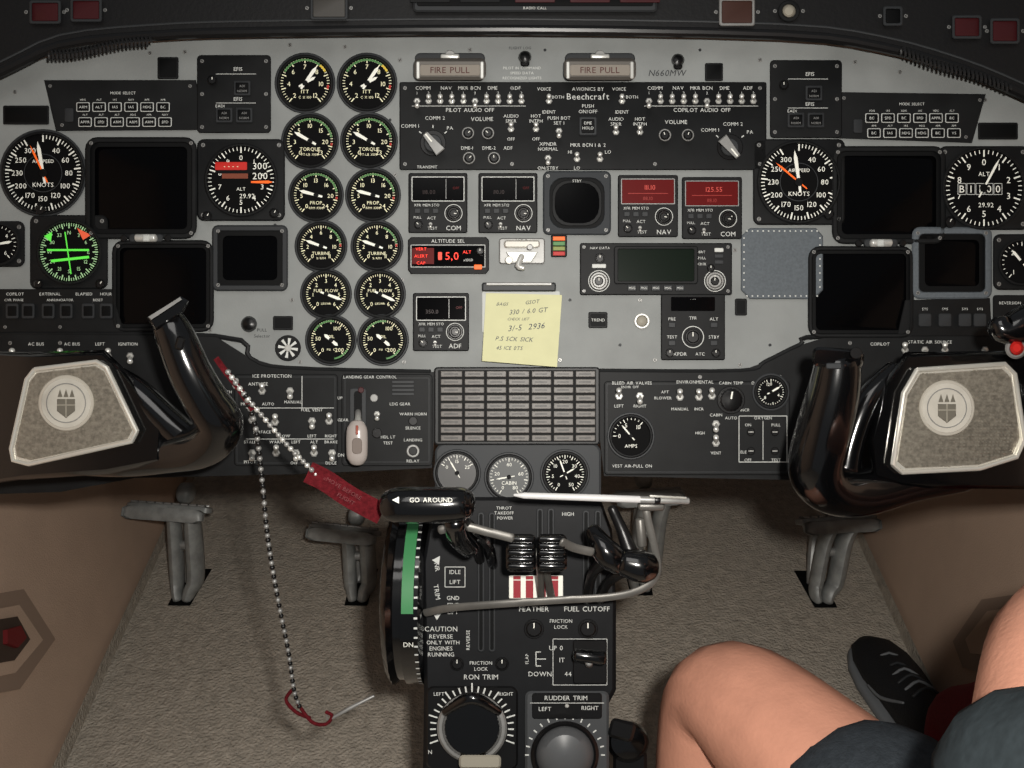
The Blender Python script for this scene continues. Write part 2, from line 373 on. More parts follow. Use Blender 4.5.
def asx(b,cx,cy,r,z):
    b.text("AIRSPEED",cx,cy-r*.28,r*.08,z+.4,WHT); b.text("KNOTS",cx,cy+r*.28,r*.10,z+.4,WHT)
    b.ring(cx,cy,r*.46,r*.44,z,z+.5,DKG,.1)
gauge('airspeed_indicator',43,173,42,ticks=60,maj=5,a0=0,a1=330,nums=["","40","60","80","100","120","150","170","200","230","250","300"],ptrs=((-10,0.85,0.09),(-25,0.8,0.05,ORG)),extra=asx,ns=0.2,knobs=((40,210,6),))
gauge('airspeed_indicator',799,182,42,sq=92,sqh=86,ticks=60,maj=5,a0=0,a1=330,nums=["","40","60","80","100","120","150","170","200","230","250","300"],ptrs=((-8,0.85,0.09),(-50,0.8,0.05,ORG)),extra=asx,ns=0.2,knobs=((829,214,6),))
def altx(b,cx,cy,r,z):
    b.rect(cx,cy-12,46,11,z+.4,BLK2); b.rr(cx-10,cy-14,32,8,1,z+.3,z+1,mat('dull_red_flag',(180,38,32),0.5,emit=0.2),.2)
    b.text("- - - -",cx-10,cy-14,4,z+1.2,CRM)
    b.text("300",cx+19,cy-14,6.5,z+1.3,WHT); b.text("200",cx+19,cy-4,6.5,z+.6,WHT)
    b.rect(cx-6,cy-4,26,5,z+.5,mat('brown_flag',(120,60,40),0.6))
    b.text("29.92",cx+6,cy+16,4.4,z+.6,WHT); b.ptr(cx+12,cy+2,90,20,3,2,z+1.4,ORG); b.text("ALT",cx,cy+9,3.2,z+.6,WHT)
gauge('altimeter',241,180,37,sq=88,sqh=82,ticks=50,maj=5,a0=0,a1=360,nums=list("0123456789"),ptrs=(),extra=altx,ns=0.22,knobs=((207,216,5),(274,213,5)))
def alt2(b,cx,cy,r,z):
    for i in range(5):
        b.rr(cx-22+i*9,cy+1,8,11,1,z+.2,z+1,BLK2,.2); b.outline(cx-22+i*9,cy+1,8,11,.5,z+1.1,LBL)
        b.text("B1100"[i],cx-22+i*9,cy+1,7,z+1.3,WHT)
    b.text("ALT",cx,cy-14,4,z+.5,WHT); b.text("29.92",cx+2,cy+17,4.4,z+.5,WHT)
gauge('altimeter',984,188,42,ticks=50,maj=5,a0=0,a1=360,nums=list("0123456789"),ptrs=((28,0.88,0.06),),extra=alt2,ns=0.24,knobs=((950,222,6),),sq=90,sqh=84)
def rmi(b,cx,cy,r,z):
    b.line(cx-22,cy-2,cx+20,cy-2,2,z+1,BGRN); b.line(cx-18,cy+9,cx+20,cy+5,2.6,z+1,BGRN); b.line(cx-4,cy-20,cx+2,cy+22,1.2,z+1,BGRN)
    b.q([(cx+8,cy-24),(cx+22,cy-17),(cx+14,cy-12)],z+1,mat('rmi_flag',(220,90,60),.5,emit=.3))
    b.q([(cx-25,cy-16),(cx-17,cy-20),(cx-18,cy-10)],z+1,BGRN)
gauge('radio_magnetic_indicator',69,252,33,sq=78,sqh=74,ticks=72,maj=3,a0=0,a1=360,nums=["N","3","6","E","12","15","S","21","24","W","30","33"],ptrs=(),extra=rmi,ns=0.18,col=mat('green_white',(170,215,160),0.5,emit=0.1),knobs=((38,284,5),(100,284,5)))
gauge('vertical_speed_indicator',-2,244,22,ticks=20,maj=5,nums=["1","2","4","6"],ptrs=((80,.8,.12),),sq=54,sqh=46,ns=.3)
gauge('vertical_speed_indicator',1022,262,24,ticks=20,maj=5,nums=["1","2","4","6"],ptrs=((-40,.8,.12),),sq=58,sqh=56,ns=.3)
gauge('vent_air_gauge',631,436,22,z=6,ticks=10,maj=5,nums=["0","5","10"],a0=-90,a1=40,ptrs=((-40,.8,.08),),txt=(("AMPS",0,10,3.4,WHT),),ns=.3)
gauge('cabin_climb_gauge',771,392,17,z=6,ticks=30,maj=5,a0=0,a1=340,nums=["0","4","8","12"],ptrs=((60,.8,.12),),ns=.3)

def display(name,cx,cy,w,h,bez=12,m=BLK,sm=SCR,kn=None,r=10,bm=None):
    b=B(); b.frame(cx,cy,w,h,r,w-2*bez*0.55,h-2*bez*0.55,r-3,0,6,3,m,1.6)
    b.frame(cx,cy,w-bez*1.0,h-bez*1.0,r-3,w-2*bez,h-2*bez,5,2,4.5,2.2,bm or BLK2,0.6)
    b.rr(cx,cy,w-2*bez+1,h-2*bez+1,5,1.5,2.6,sm,0.2)
    for sx in (-1,1):
        for sy in (-1,1): b.screw(cx+sx*(w/2-6),cy+sy*(h/2-6),5.6,2)
    if kn:
        b.rr(kn[0],kn[1],34,8,3,5,9,DKG,1); b.tube([(kn[0]-9,kn[1],11),(kn[0]+9,kn[1],11)],[4,4],MET,n=12); b.rr(kn[0],kn[1],7,7,1,10,16,WPAP,1)
        b.cyl(kn[0]-22,kn[1],3.5,0,9,KNB); b.cyl(kn[0]+22,kn[1],3.5,0,9,KNB)
    return b.done(name)
display('attitude_display',141,188,112,102,10,kn=(146,238),r=12)
display('attitude_display',889,195,114,98,10,kn=(881,243),r=12)
display('navigation_display',163,286,102,92,8,r=12)
display('navigation_display',861,292,106,92,8,r=12)
display('weather_radar_display',250,258,76,66,11,m=DKG,r=6)
display('weather_radar_display',952,263,80,72,13,m=BLUG,r=8)
b=B(); b.frame(577,203,68,64,6,54,50,14,0,5,2,mat('charcoal_bezel',(50,53,56),0.6,spec=.2),1.4)
b.rr(577,203,56,52,14,1,2.4,BLK2,.2); b.frame(577,203,50,46,16,44,40,16,2,4,2.5,BLK,.6); b.rr(577,203,45,41,15,2,3,SCR,.2)
for sx in (-1,1):
    for sy in (-1,1): b.screw(577+sx*29,203+sy*27,4.7,2)
b.text("STBY",577,181,2.6,5.2); b.done('standby_display')
b=B(); pl=[(750,228),(816,228),(823,236),(823,290),(814,299),(750,299),(741,290),(741,236)]
b.poly(pl,0,4,BLUG,1.2)
for i in range(28):
    x=747+ (i%14)*5.4; 
    b.cyl(x,231 if i<14 else 296,0.9,3.6,4.4,LBL,.2,6)
for i in range(16):
    b.cyl(744 if i<8 else 820,238+(i%8)*7,0.9,3.6,4.4,LBL,.2,6)
b.done('blanking_plate')

def selpanel(name,pts,bx,by,nx,dx,lab):
    b=B(); b.poly(pts,0,3,BLK,1)
    for r_ in range(2):
        for i in range(nx):
            x=bx+i*dx+r_*2; y=by+r_*15
            b.rr(x,y,dx-2.5,9.5,1.5,2.5,5,LBL,.5); b.rr(x,y,dx-4.2,8,1,4.6,5.3,BLK2,.2)
            b.text(random.choice(["HDG","NAV","APPR","ALT","IAS","BC","SPD","VS","ARM"]),x,y,2.6,5.5,LBL)
            b.text(random.choice(["HDG","NAV","APR","ALT","IAS"]),x,y-7.3,1.8,3.3,LBL)
    b.text(lab,bx+nx*dx/2-8,by-14,2.6,3.3)
    for i,(x,y) in enumerate(pts):
        cx=sum(p[0] for p in pts)/4; cy=sum(p[1] for p in pts)/4
        b.screw(x+(6 if x<cx else -6),y+(6 if y<cy else -6),2.8,1.8)
    b.rr(bx-14,by+8,9,14,2,3,5,DKG,.6)
    b.done(name)
selpanel('mode_selector_panel',[(44,80),(196,80),(206,130),(56,131)],83,107,6,16,"MODE SELECT")
selpanel('mode_selector_panel',[(838,92),(986,94),(972,143),(829,138)],872,118,6,16,"MODE SELECT")
def efis(cx,cy,w,h):
    b=B(); b.rr(cx,cy,w,h,4,0,4,BLK,1)
    for sx in (-1,1):
        for sy in (-1,0,1): b.screw(cx+sx*(w/2-5),cy+sy*(h/2-6),3.8,2)
    b.text("EFIS",cx+4,cy-25,3.6,4.3); b.text("EADI",cx-14,cy+12,2.8,4.3); b.text("EFIS",cx+4,cy+5,3.6,4.3)
    b.line(cx-18,cy-20,cx+22,cy-20,.5,4.3,LBL); b.line(cx-18,cy+9,cx+22,cy+9,.5,4.3,LBL)
    b.knob(cx-22,cy-14,5,4,6)
    for dx,dy,w2,h2 in ((8,-6,17,15),(-10,21,17,15),(10,21,17,15)):
        b.rr(cx+dx,cy+dy,w2,h2,1.5,4,7,DKG,.8); b.rr(cx+dx,cy+dy,w2-4,h2-4,1,6.5,7.4,BLK2,.3); b.text("NORM",cx+dx,cy+dy+3,2.2,7.6,MET2); b.text("ADI",cx+dx,cy+dy-2,2.2,7.6,MET2)
    b.done('efis_control_panel')
efis(234,94,74,78); efis(806,99,72,78)
def blank(name,cx,cy,w,h,txt=None,m=BLK2):
    b=B(); b.rr(cx,cy,w,h,1.5,0,3,BLK,.8); b.rr(cx,cy,w-4,h-4,1,2.6,3.3,m,.2)
    if txt: b.text(txt,cx,cy,2.8,3.6)
    b.done(name)
blank('warning_light',168,68,21,22); blank('warning_light',714,72,18,18); blank('status_light_panel',26,115,46,19); blank('status_light_panel',998,131,40,17)
blank('trend_button',598,320,19,16,"TREND"); blank('status_light_panel',741,307,12,17)
blank('status_light_panel',283,323,20,14)
for x,y in ((525,57),(678,60)):
    b=B(); b.lathe(x,y,[(6,0),(6.5,4),(5,9),(1,11)],KNB,16); b.rr(x,y+6,9,7,3,0,5,KNB,1.5); b.done('panel_post_light')

b=B(); b.rr(583,126,367,88,2,0,4,BLK,1)
for x in (405,512,655,760):
    for y in (88,164): b.screw(x,y,3.8,2)
Z=4.3
for off,lab in ((0,"PILOT AUDIO OFF"),(232,"COPILOT AUDIO OFF")):
    for i,t in enumerate(["COMM","","NAV","","MKR BCN","","DME","","ADF",""]):
        x=417+off+i*11.6 ; b.toggle(x,101,4,1 if i in(0,5) else -1,0.85)
        if t: b.text(t,x+6,88,3.4,Z)
        b.text("12"[i%2],x,93,2.6,Z)
    b.text(lab,470+off,110,3.8,Z); b.line(412+off,106,526+off,106,.5,Z,LBL)
for t,x,y,h in (("AVIONICS BY",588,89,3.4),("Beechcraft",588,96.5,6),("VOICE",544,89,3.2),("VOICE",619,89,3.2),("BOTH",558,97,3),("BOTH",632,97,3),("IDENT",549,112,3.2),("IDENT",622,112,3.2),("PUSH",588,106,3.4),("ON/OFF",588,111.5,3.4),
 ("COMM 1",410,126,3.4),("COMM 2",435,118,3.4),("PA",450,128,3.4),("COMM 1",710,130,3.4),("COMM 2",733,124,3.4),("PA",750,132,3.4),("VOLUME",482,119,3.8),("VOLUME",676,122,3.8),("AUDIO",511,116,3.2),("SPKR",511,121,3.2),("HOT",536,116,3.2),("INTPH",536,121,3.2),("OFF",511,139,3),("OFF",536,139,3),("PUSH BOT",559,118,3.2),("SET 1",559,123,3.2),("AUDIO",616,119,3.2),("SPKR",616,124,3.2),("HOT",640,119,3.2),("INTPH",640,124,3.2),("DME-1",467,148,3.2),("DME-2",489,148,3.2),("ADF",508,148,3.2),("XPNDR",548,144,3.4),("NORMAL",548,149,3.2),("ON/STBY",548,168,3.2),("MKR BCN 1 & 2",588,145,3.4),("LO",608,152,3.2),("HI",570,152,3.2),("LO",577,168,3.2),("TRANSMIT",427,167,2.8)):
    b.text(t,x,y,h,Z)
for x,y,u in ((549,101,-1),(622,101,-1),(511,129,-1),(536,129,-1),(559,131,1),(616,132,-1),(640,132,-1),(548,158,1),(577,159,-1),(600,159,-1)): b.toggle(x,y,4,u,.85)
b.rr(588,126,18,19,2,4,7,DKG,1); b.rr(588,126,13,14,1,6.5,8,BLK2,.5); b.text("DME",588,123,2.8,8.3); b.text("HOLD",588,128,2.8,8.3)
for x,y in ((468,133),(488,133),(665,135),(688,135),(469,158),(494,158)):
    b.cyl(x,y,6.2,4,6.5,MET2,.6); b.knob(x,y,5,6,8,a=random.uniform(-60,60))
for x,y,a in ((433,143,-40),(730,147,140)):
    for aa in (-50,0,50): b.tick(x,y,aa,15,18,1,Z,LBL)
    b.cyl(x,y,13,4,6,KNB); b.cyl(x,y,9,6,12,DKG,1)
    ar=radians(a); dx,dy=sin(ar),-cos(ar)
    b.poly([(x+dx*13-dy*3,y+dy*13+dx*3),(x+dx*13+dy*3,y+dy*13-dx*3),(x-dx*12+dy*5.5,y-dy*12-dx*5.5),(x-dx*12-dy*5.5,y-dy*12+dx*5.5)],12,18,MET2,1.2)
    b.tick(x,y,a,2,12,1.5,18.3,WHT)
b.done('audio_control_panel')

for cx in (450,600):
    b=B(); b.rr(cx,60,70,14,5,0,4,DKG,1); b.cyl(cx,55,5,0,10,MET2); b.tube([(cx-8,57,14),(cx+8,57,14)],3,MET,n=10)
    b.rr(cx,69,72,22,6,8,22,mat('handle_gray',(104,100,95),.4,metal=.4),3.5); b.rr(cx,70,60,11,2,21,22.6,mat('handle_label_gray',(132,125,116),.6),.4)
    b.text("FIRE PULL",cx,70,6,22.9,mat('dark_red_text',(70,20,18),.6))
    for s_ in (-1,1): b.rr(cx+s_*32,70,4,18,2,20,25,MET,1)
    b.tube([(cx,64,0),(cx,66,12)],6,MET2)
    b.done('fire_pull_handle')

def radio(name,cx,cy,w,h,lab,lit=False,dig="118.00"):
    b=B(); b.rr(cx,cy,w,h,2,0,5,BLK,1)
    dh=h*.40; dy=cy-h/2+4+dh/2
    b.rr(cx,dy,w-8,dh-1,1,5,5.6,REDD if lit else SCR,.2)
    b.outline(cx,dy,w-7,dh,.8,5.8,LBL if not lit else MET2)
    if lit:
        b.text(dig,cx+2,dy-4,4.6,5.9,mat('lit_digits',(190,70,60),.5,emit=.25)); b.line(cx-20,dy+2,cx+20,dy+2,.6,5.9,mat('lit_line',(150,45,38),.5,emit=.2))
        b.text("118.10",cx,dy+7,3.4,5.9,mat('lit_digits2',(140,40,34),.5,emit=.15))
    else:
        b.line(cx+8,dy-dh/2+2,cx+8,dy+dh/2-2,.5,5.9,MET2)
        b.text("OFF",cx+18,dy-1,2.5,5.9,REDD); b.text(dig,cx-9,dy+3,3.8,5.9,mat('dim_digits',(34,11,9),.4))
    b.text(lab,cx+w/2-14,cy+h/2-5,4.5,5.3)
    b.knob(cx+w/2-14,cy+h*.17,8,5,7,a=60); b.knob(cx+w/2-14,cy+h*.17,5,11,6,a=100,skirt=False); b.ring(cx+w/2-14,cy+h*.17,9,8.3,5,5.5,LBL,.1)
    b.knob(cx-w/2+10,cy+h*.36,4.5,5,6,a=-40)
    for i,t in enumerate(("XFR","MEM","STO")):
        x=cx-w/2+9+i*9; b.rr(x,cy+h*.13,6,5,1,5,7,DKG,.5); b.text(t,x,cy+h*.035,2.6,5.3)
    b.text("ACT",cx-w/2+23,cy+h*.25,2.8,5.3); b.text("TEST",cx-w/2+24,cy+h*.42,2.8,5.3); b.toggle(cx-w/2+22,cy+h*.35,5,1,.5)
    b.text("PULL",cx-w/2+9,cy+h*.24,2.4,5.3)
    b.done(name)
radio('com_radio',438,203,59,60,"COM",False,"118.00"); radio('nav_radio',508,203,59,60,"NAV",False,"110.10")
radio('nav_radio',648,206,60,62,"NAV",True,"111.10"); radio('com_radio',712,208,60,62,"COM",True,"125.55")
radio('adf_radio',441,322,56,58,"ADF",False,"350.0")
b=B(); b.rr(693,327,64,66,2,0,5,BLK,1); b.rr(693,304,44,14,1,5,6,SCR,.2); b.text("- - -",693,299,2,6.2)
b.ring(693,337,11,10.2,5,5.5,LBL,.1); b.knob(693,337,8,5,7); b.text("XPDR",680,354,3.5,5.3); 
for x,y,t in ((672,319,"PRE"),(693,318,"TFR"),(714,319,"ALT"),(672,337,"TEST"),(714,337,"STBY"),(700,354,"ATC")): b.text(t,x,y,3,5.3)
for x,y in ((672,325),(714,325),(672,343),(714,343)): b.rr(x,y,7,5,1,5,7,DKG,.5)
b.knob(670,353,4.5,5,6); b.knob(716,353,4.5,5,6)
b.done('transponder')
b=B(); b.poly([(411,237),(486,237),(489,240),(489,270),(486,274),(411,274),(408,270),(408,240)],0,4,BLK,1)
b.outline(448,256,74,22,.6,4.3,LBL); b.rect(448,256,72,20,4.4,SCR)
b.text("ALTITUDE SEL",448,241,3.4,4.4)
for i,y in enumerate((249,256,263)): b.text(("VERT","ALERT","CAP")[i],421,y,3,5,REDL)
b.rect(423,256,22,16,4.7,REDD); b.text("5,0",452,256,7.5,5.2,REDL); b.rr(440,256,4,8,1,4.6,5,mat('led_seg',(220,70,50),.5,emit=.4),.1)
b.text("ALT",467,252,3,5,REDL); b.text("x1000",468,260,2.6,5,LBL)
b.knob(480,251,4,5,6); b.rr(478,267,8,5,1,4,7,ORG,.5)
b.done('altitude_preselector')
b=B(); b.rr(522,251,46,26,3,0,4,MET2,1.2); b.rr(522,244,36,8,3,4,9,CHR,1.5); b.poly([(506,252),(538,252),(532,262),(512,262)],4,8,MET,1.2)
b.cyl(509,260,4,4,10,CHR); b.cyl(530,247,3,9,14,MET2); b.text("LOCK",522,240,3,4.3,BLK2); b.tube([(522,256,9),(518,266,12),(524,268,13)],[3,3,2.5],MET,sm=3)
b.rr(512,262,22,3,1,0,3,DKG,.5); b.done('key_lock_latch')
b=B(); b.rr(559,246,16,22,1.5,0,4,BLK,.8)
for i,m in enumerate((ORG,GRN,mat('olive_lens',(120,130,50),.4),RED)): b.rr(559,238.5+i*5,12,4,.5,3.8,5.2,m,.4)
b.done('marker_beacon_lights')
b=B(); b.rr(656,269,152,52,2,0,5,BLK,1); b.frame(656,265,84,38,3,76,32,2,5,8,5.2,BLK,.8); b.rr(656,265,77,33,1,5,5.7,mat('green_lcd',(11,22,14),.3,spec=.12),.2)
b.text("NAV DATA",600,248,2.4,5.3,LBL)
for x in (632,644,656,668,680): b.rr(x,288,9,6,1,5,7.5,DKG,.6); b.text("MSG",x,288,2.2,7.8)
for i,y in enumerate((252,258,264)): b.text(("BRT","PULL","CRSR")[i],702,y,2.4,5.3); b.rr(719,y-2,9,4,1,5,7,LBL if i==0 else DKG,.5)
for x,y,r_ in ((599,281,9),(715,281,9)): b.ring(x,y,r_+1.8,r_+1,5,5.5,LBL,.1); b.knob(x,y,r_,5,8,MET2); b.knob(x,y,r_*.6,12,7,skirt=False)
b.knob(711,268,4,5,6); b.rr(599,266,14,4,1,5,7,LBL,.5); b.knob(600,258,5,5,6)
for x,y in ((584,247),(728,247),(584,291),(728,291)): b.screw(x,y,4.8,1.8)
b.done('gps_navigator')
b=B(); b.rr(521,312,78,42,2,0,2,WPAP,.5); b.rr(519,287,74,9,2,0,7,DKG,1.5); b.rr(519,284,66,3,1,6,9,MET2,.8)
for i in range(5): b.line(490,296+i*8,552,296+i*8,.6,2.3,INK)
b.done('placard_holder')
b=B()
def nz(v): return 3+ 9*v*v
n=8; vs=[]
for j in range(n+1):
    v=j/n
    for i in range(7):
        u=i/6; x=486+u*76-4*v-1*u*v; y=293+2*u+ v*(68+4*u)
        vs.append(T(x,y,nz(v)+0.8*sin(u*3)))
b.raw(vs,[(j*7+i,j*7+i+1,j*7+i+8,j*7+i+7) for j in range(n) for i in range(6)],PAPER)
def nT(PX,PY):
    v=(PY-293)/70; u=(PX-484)/76; return T(PX,PY,nz(v)+0.8*sin(u*3)+0.4)
for t,x,y,h,ro in (("GSOT",532,302,3.5,-6),("330 / 6.0 GT",528,311,4.5,-4),("3/-5  2936",526,327,5.5,-5),("P.S SCK SICK",514,339,4.2,2),("45 ICE 0TS",509,348,3.6,1)):
    b.text(t,x,y,h,0,INK,shear=.3,rot=ro,Tf=nT)
b.text("BAGS",502,304,3,0,INK,shear=.4,Tf=nT); b.text("CHECK LIST",518,319,2.6,0,INK,shear=.4,Tf=nT)
b.done('sticky_note')
b=B(); b.ring(642,321,8,5.5,0,3,MET,.8); b.lathe(642,321,[(5.5,0),(5,3),(3,4.5),(.5,5)],TAUPE,20); b.done('photocell_sensor')
b=B(); b.cyl(288,348,13,0,5,BLK); 
for a in range(0,360,45): b.poly([(288+10*sin(radians(a)),348-10*cos(radians(a))),(288+10*sin(radians(a+18)),348-10*cos(radians(a+18))),(288+3*sin(radians(a+24)),348-3*cos(radians(a+24))),(288+3*sin(radians(a-6)),348-3*cos(radians(a-6)))],4,7,LBL)
b.cyl(288,348,3.5,4,9,MET); b.done('fan_vent_knob')
b=B(); b.lathe(249,324,[(8,0),(8,4),(6,9),(2,11)],KNB,20); b.text("PULL",262,330,3,.3,BLK2); b.text("Selector",262,336,3,.3,BLK2); b.done('test_push_knob')
b=B(); b.poly([(-60,289),(112,289),(124,332),(-60,332)],0,5,BLK,1)
for x,t in ((15,"COPILOT"),(50,"EXTERNAL"),(84,"ELAPSED"),(106,"HOUR")): b.text(t,x,294,2.8,5.3); 
for x in (-10,12,28,48,66,88,106): b.rr(x,311,13,15,2,5,8,DKG,.8); b.rr(x,311,9,10,1,7.6,8.4,BLK2,.3)
for x,t in ((14,"CVR PHASE"),(60,"ANNUNCIATOR"),(98,"RESET")): b.text(t,x,300,2.4,5.3)
for x in (5,118,60): b.screw(x,327,4.8,1.8)
b.done('clock_and_test_panel')
b=B(); b.poly([(905,300),(990,298),(992,336),(897,336)],0,5,BLK,1)
for x in (925,945,965,980): b.rr(x,320,13,13,2,5,8,DKG,.8); b.text("SYS",x,309,2.4,5.3)
b.done('clock_and_test_panel')
b=B(); b.rr(1030,314,74,38,3,0,5,BLK,1); 
for x in (1003,1018): b.knob(x,322,6,5,7)
b.text("REVERSION",1010,303,2.8,5.3); b.done('reversion_switch_panel')
b=B()
for x,y,u in ((12,356,-1),(36,356,1),(60,356,-1),(84,356,1),(108,356,-1),(130,356,1),(236,386,-1)): b.toggle(x,y,4,u,.95)
for x,t in ((36,"AC BUS"),(72,"AC BUS"),(100,"LEFT"),(128,"IGNITION"),(190,"OIL PRESS")): b.text(t,x,344,3,4.3)
for x,y,t in ((226,392,"BOTH"),(222,420,"LANDING"),(222,440,"TAXI")): b.text(t,x,y,2.8,4.3)
b.rr(192,362,26,12,1,4,6,DKG,.6); b.text("PUSH",192,362,3,6.3)
b.done('electrical_switch_row')
b=B()
for x,y,u in ((905,350,-1),(925,350,1),(945,350,-1),(985,350,1)): b.toggle(x,y,4,u,.95)
b.text("STATIC AIR SOURCE",930,342,3,4.3); b.text("COPILOT",880,344,3,4.3); b.done('electrical_switch_row')

b=B(); b.rr(517,406,166,78,4,0,8,mat('annunciator_frame',(34,35,36),.5),1.5)
b.rect(517,406,158,72,8.1,BLK2)
for j in range(9):
    for i,(x,w) in enumerate([(440,23),(464,21),(486,21),(508,22),(531,21),(553,21),(575,21)]):
        b.rr(x+w/2,374+j*8,w-1.6,5.8,.6,7.5,9.6,ANN,.5)
        b.line(x+4,374+j*8,x+w-5,374+j*8,.8,9.8,DKG)
b.done('annunciator_panel')
b=B(); b.rr(518,474,166,62,10,0,5,mat('gauge_plate_gray',(62,64,66),.55,spec=.2),2); b.done('lower_gauge_plate')
gauge('pneumatic_pressure_gauge',457,473,22,z=5,ticks=12,maj=3,a0=-60,a1=60,nums=["0","15","25"],ptrs=((-30,.8,.07),),face=mat('dim_face',(80,80,80),.4),ns=.25)
gauge('flap_position_gauge',509,477,23,z=5,ticks=30,maj=5,a0=-150,a1=150,nums=["0","20","40","60","80"],ptrs=((-100,.7,.07),),txt=(("CABIN",0,6,3.4,WHT),),ns=.25,face=mat('gray_face',(88,90,90),.5))
gauge('cabin_altitude_gauge',565,474,23,z=5,ticks=36,maj=3,a0=-150,a1=150,nums=["0","5","10","20","30","40","50"],ptrs=((-20,.85,.07),(60,.6,.07)),ns=.25)

# ================= GLARESHIELD =================
b=B(); gtop=[(x,y-1) for x,y in catmull([(-90,112),(0,74),(60,47),(150,37),(260,33),(512,31),(780,36),(880,48),(960,70),(1024,96),(1094,130)],6)]
gt=[(1094,-80),(-90,-80)]
b.poly(gtop+gt,2,26,LEA)
b.tube([(x,y,24) for x,y in gtop[::2]],5,mat('edge_trim_black',(20,20,21),.3,spec=.5),n=10)
b.tube([(x,y-11,26) for x,y in gtop[::2]],1.2,DKG,n=6)
b.loft([[T(x,-80,26) for x in (-90,512,1094)],[T(x,-110,-40) for x in (-90,512,1094)],[T(x,-120,-500) for x in (-90,512,1094)]],LEA,c1=False,closed=False)
b.done('glareshield')
def gbtn(name,x,y,w,h,m,rnd=False,rim=DKG):
    b=B()
    if rnd: b.ring(x,y,w/2+3,w/2-1,26,31,BLK,1); b.lathe(x,y,[(w/2-1,26),(w/2-2,31),(w/4,33)],m,20)
    else: b.frame(x,y,w+6,h+6,3,w,h,1.5,26,31,27,rim,1); b.rr(x,y,w+.5,h+.5,1.5,26.5,29.5,m,.8); 
    for s_ in(-1,1): b.screw(x+s_*(w/2+6),y,26,2)
    b.done(name)
gbtn('master_warning_light',45,12,26,18,MAR); gbtn('master_caution_light',86,10,26,18,MAR)
gbtn('flight_annunciator_light',329,8,32,18,mat('gray_lens',(70,68,65),.4)); gbtn('flight_annunciator_light',737,12,30,22,mat('brown_lens',(64,42,36),.4),rim=MET2)
gbtn('floodlight_knob',789,11,16,16,TAUPE,True)
gbtn('flight_annunciator_light',893,16,14,14,BLK2); gbtn('master_caution_light',967,27,24,18,MAR); gbtn('master_warning_light',1005,31,24,20,MAR)
b=B(); b.rr(535,0,244,24,4,24,32,DKG,2); b.rr(535,-2,236,16,2,31,33,BLK2,.5)
for x in (430,480,535,590,640): b.rr(x,-1,40,7,1,32,34,MAR if x>500 else BLK,.5)
b.text("RADIO CALL",535,8,2.6,33); b.done('warning_annunciator_strip')
def coil(x0,y0,x1,y1,n,name):
    b=B(); pts=[]
    for i in range(n*8+1):
        t=i/(n*8); a=2*pi*i/8; x=x0+(x1-x0)*t; y=y0+(y1-y0)*t+2*sin(t*6)
        pts.append((x+1.0*cos(a),y+4.5*sin(a),34+4.5*cos(a)))
    b.tube(pts,1.3,mat('cord_rubber',(30,30,31),.5),n=6); b.done(name)
coil(48,55,150,42,26,'coiled_cord'); coil(900,50,1010,90,26,'coiled_cord')

# ================= YOKES =================
def convx(poly,y):
    xs=[]
    for i in range(len(poly)):
        (x0,y0),(x1,y1)=poly[i],poly[(i+1)%len(poly)]
        if (y0-y)*(y1-y)<0: xs.append(x0+(x1-x0)*(y-y0)/(y1-y0))
    return (min(xs),max(xs)) if len(xs)>=2 else None
def yoke(name,plate,emb,body,tubes,extra,shaft):
    e=empty(name)
    b=B(); Z0=118
    b.poly(body,Z0-38,Z0-6,GLB,6)
    for pts,rad in tubes: b.tube(pts,rad,GLB,n=22,sm=6)
    b.tube([(shaft[0],shaft[1],4),(shaft[0],shaft[1],Z0-20)],26,GLB,n=24)
    b.cyl(shaft[0],shaft[1],40,4,14,KNB,3)
    b.done('horn_grips',e,ang=50)
    b=B(); b.poly(plate,Z0-10,Z0,CHR,2.5)
    cx=sum(p[0] for p in plate)/len(plate); cy=sum(p[1] for p in plate)/len(plate)
    ins=[(cx+(x-cx)*.91,cy+(y-cy)*.89) for x,y in plate]
    mid_=[(cx+(x-cx)*.97,cy+(y-cy)*.965) for x,y in plate]
    loop=[(x,y,Z0) for x,y in mid_]; b.tube(loop+[loop[0]],2.6,CHR,n=10,cap=False)
    b.poly(ins,Z0-2,Z0+.6,PLATE,.5)
    y=min(p[1] for p in ins)+2
    while y<max(p[1] for p in ins)-1:
        xs=convx(ins,y)
        if xs and xs[1]-xs[0]>8:
            xa,xb=xs[0]+2,xs[1]-2; k=xa
            while k<xb-3:
                b.poly([(k,y-1),(k+2.2,y-1),(k+2.2,y+.8),(k,y+.8)],Z0+.4,Z0+1.5,PLATE); k+=3.6
        y+=3.4
    x,y=emb; b.cyl(x,y,28,Z0,Z0+2.6,mat('badge_rim',(205,200,188),.3,metal=.4),.8,48); b.cyl(x,y,25,Z0+2,Z0+3.2,mat('badge_field',(182,178,168),.4,noise=.1),.3,48)
    b.ring(x,y,20,19,Z0+3,Z0+4,MET2,.2)
    crest=mat('badge_crest',(112,108,98),.5,metal=.3)
    b.poly([(x-9,y-4),(x+9,y-4),(x+9,y+8),(x,y+15),(x-9,y+8)],Z0+3,Z0+4.5,crest,.6)
    for s_ in (-6,0,6): b.poly([(x+s_-2.5,y-6),(x+s_,y-14),(x+s_+2.5,y-6)],Z0+3,Z0+4.2,crest)
    b.line(x-9,y+2,x+9,y+2,1,Z0+4.7,TAUPE); b.line(x,y-4,x,y+14,1,Z0+4.7,TAUPE)
    b.done('badge_plate',e)
    extra(e)
    return e
def ex1(e):
    b=B()
    b.poly([(146,318),(180,296),(189,301),(184,312),(154,330)],150,166,GLB,3)
    b.poly([(148,317),(180,297),(182,299.5),(151,320)],164,167.5,MET2,.6)
    b.rr(180,343,9,14,3,150,170,KNB,2,rot=15)
    b.done('trim_switch',e)
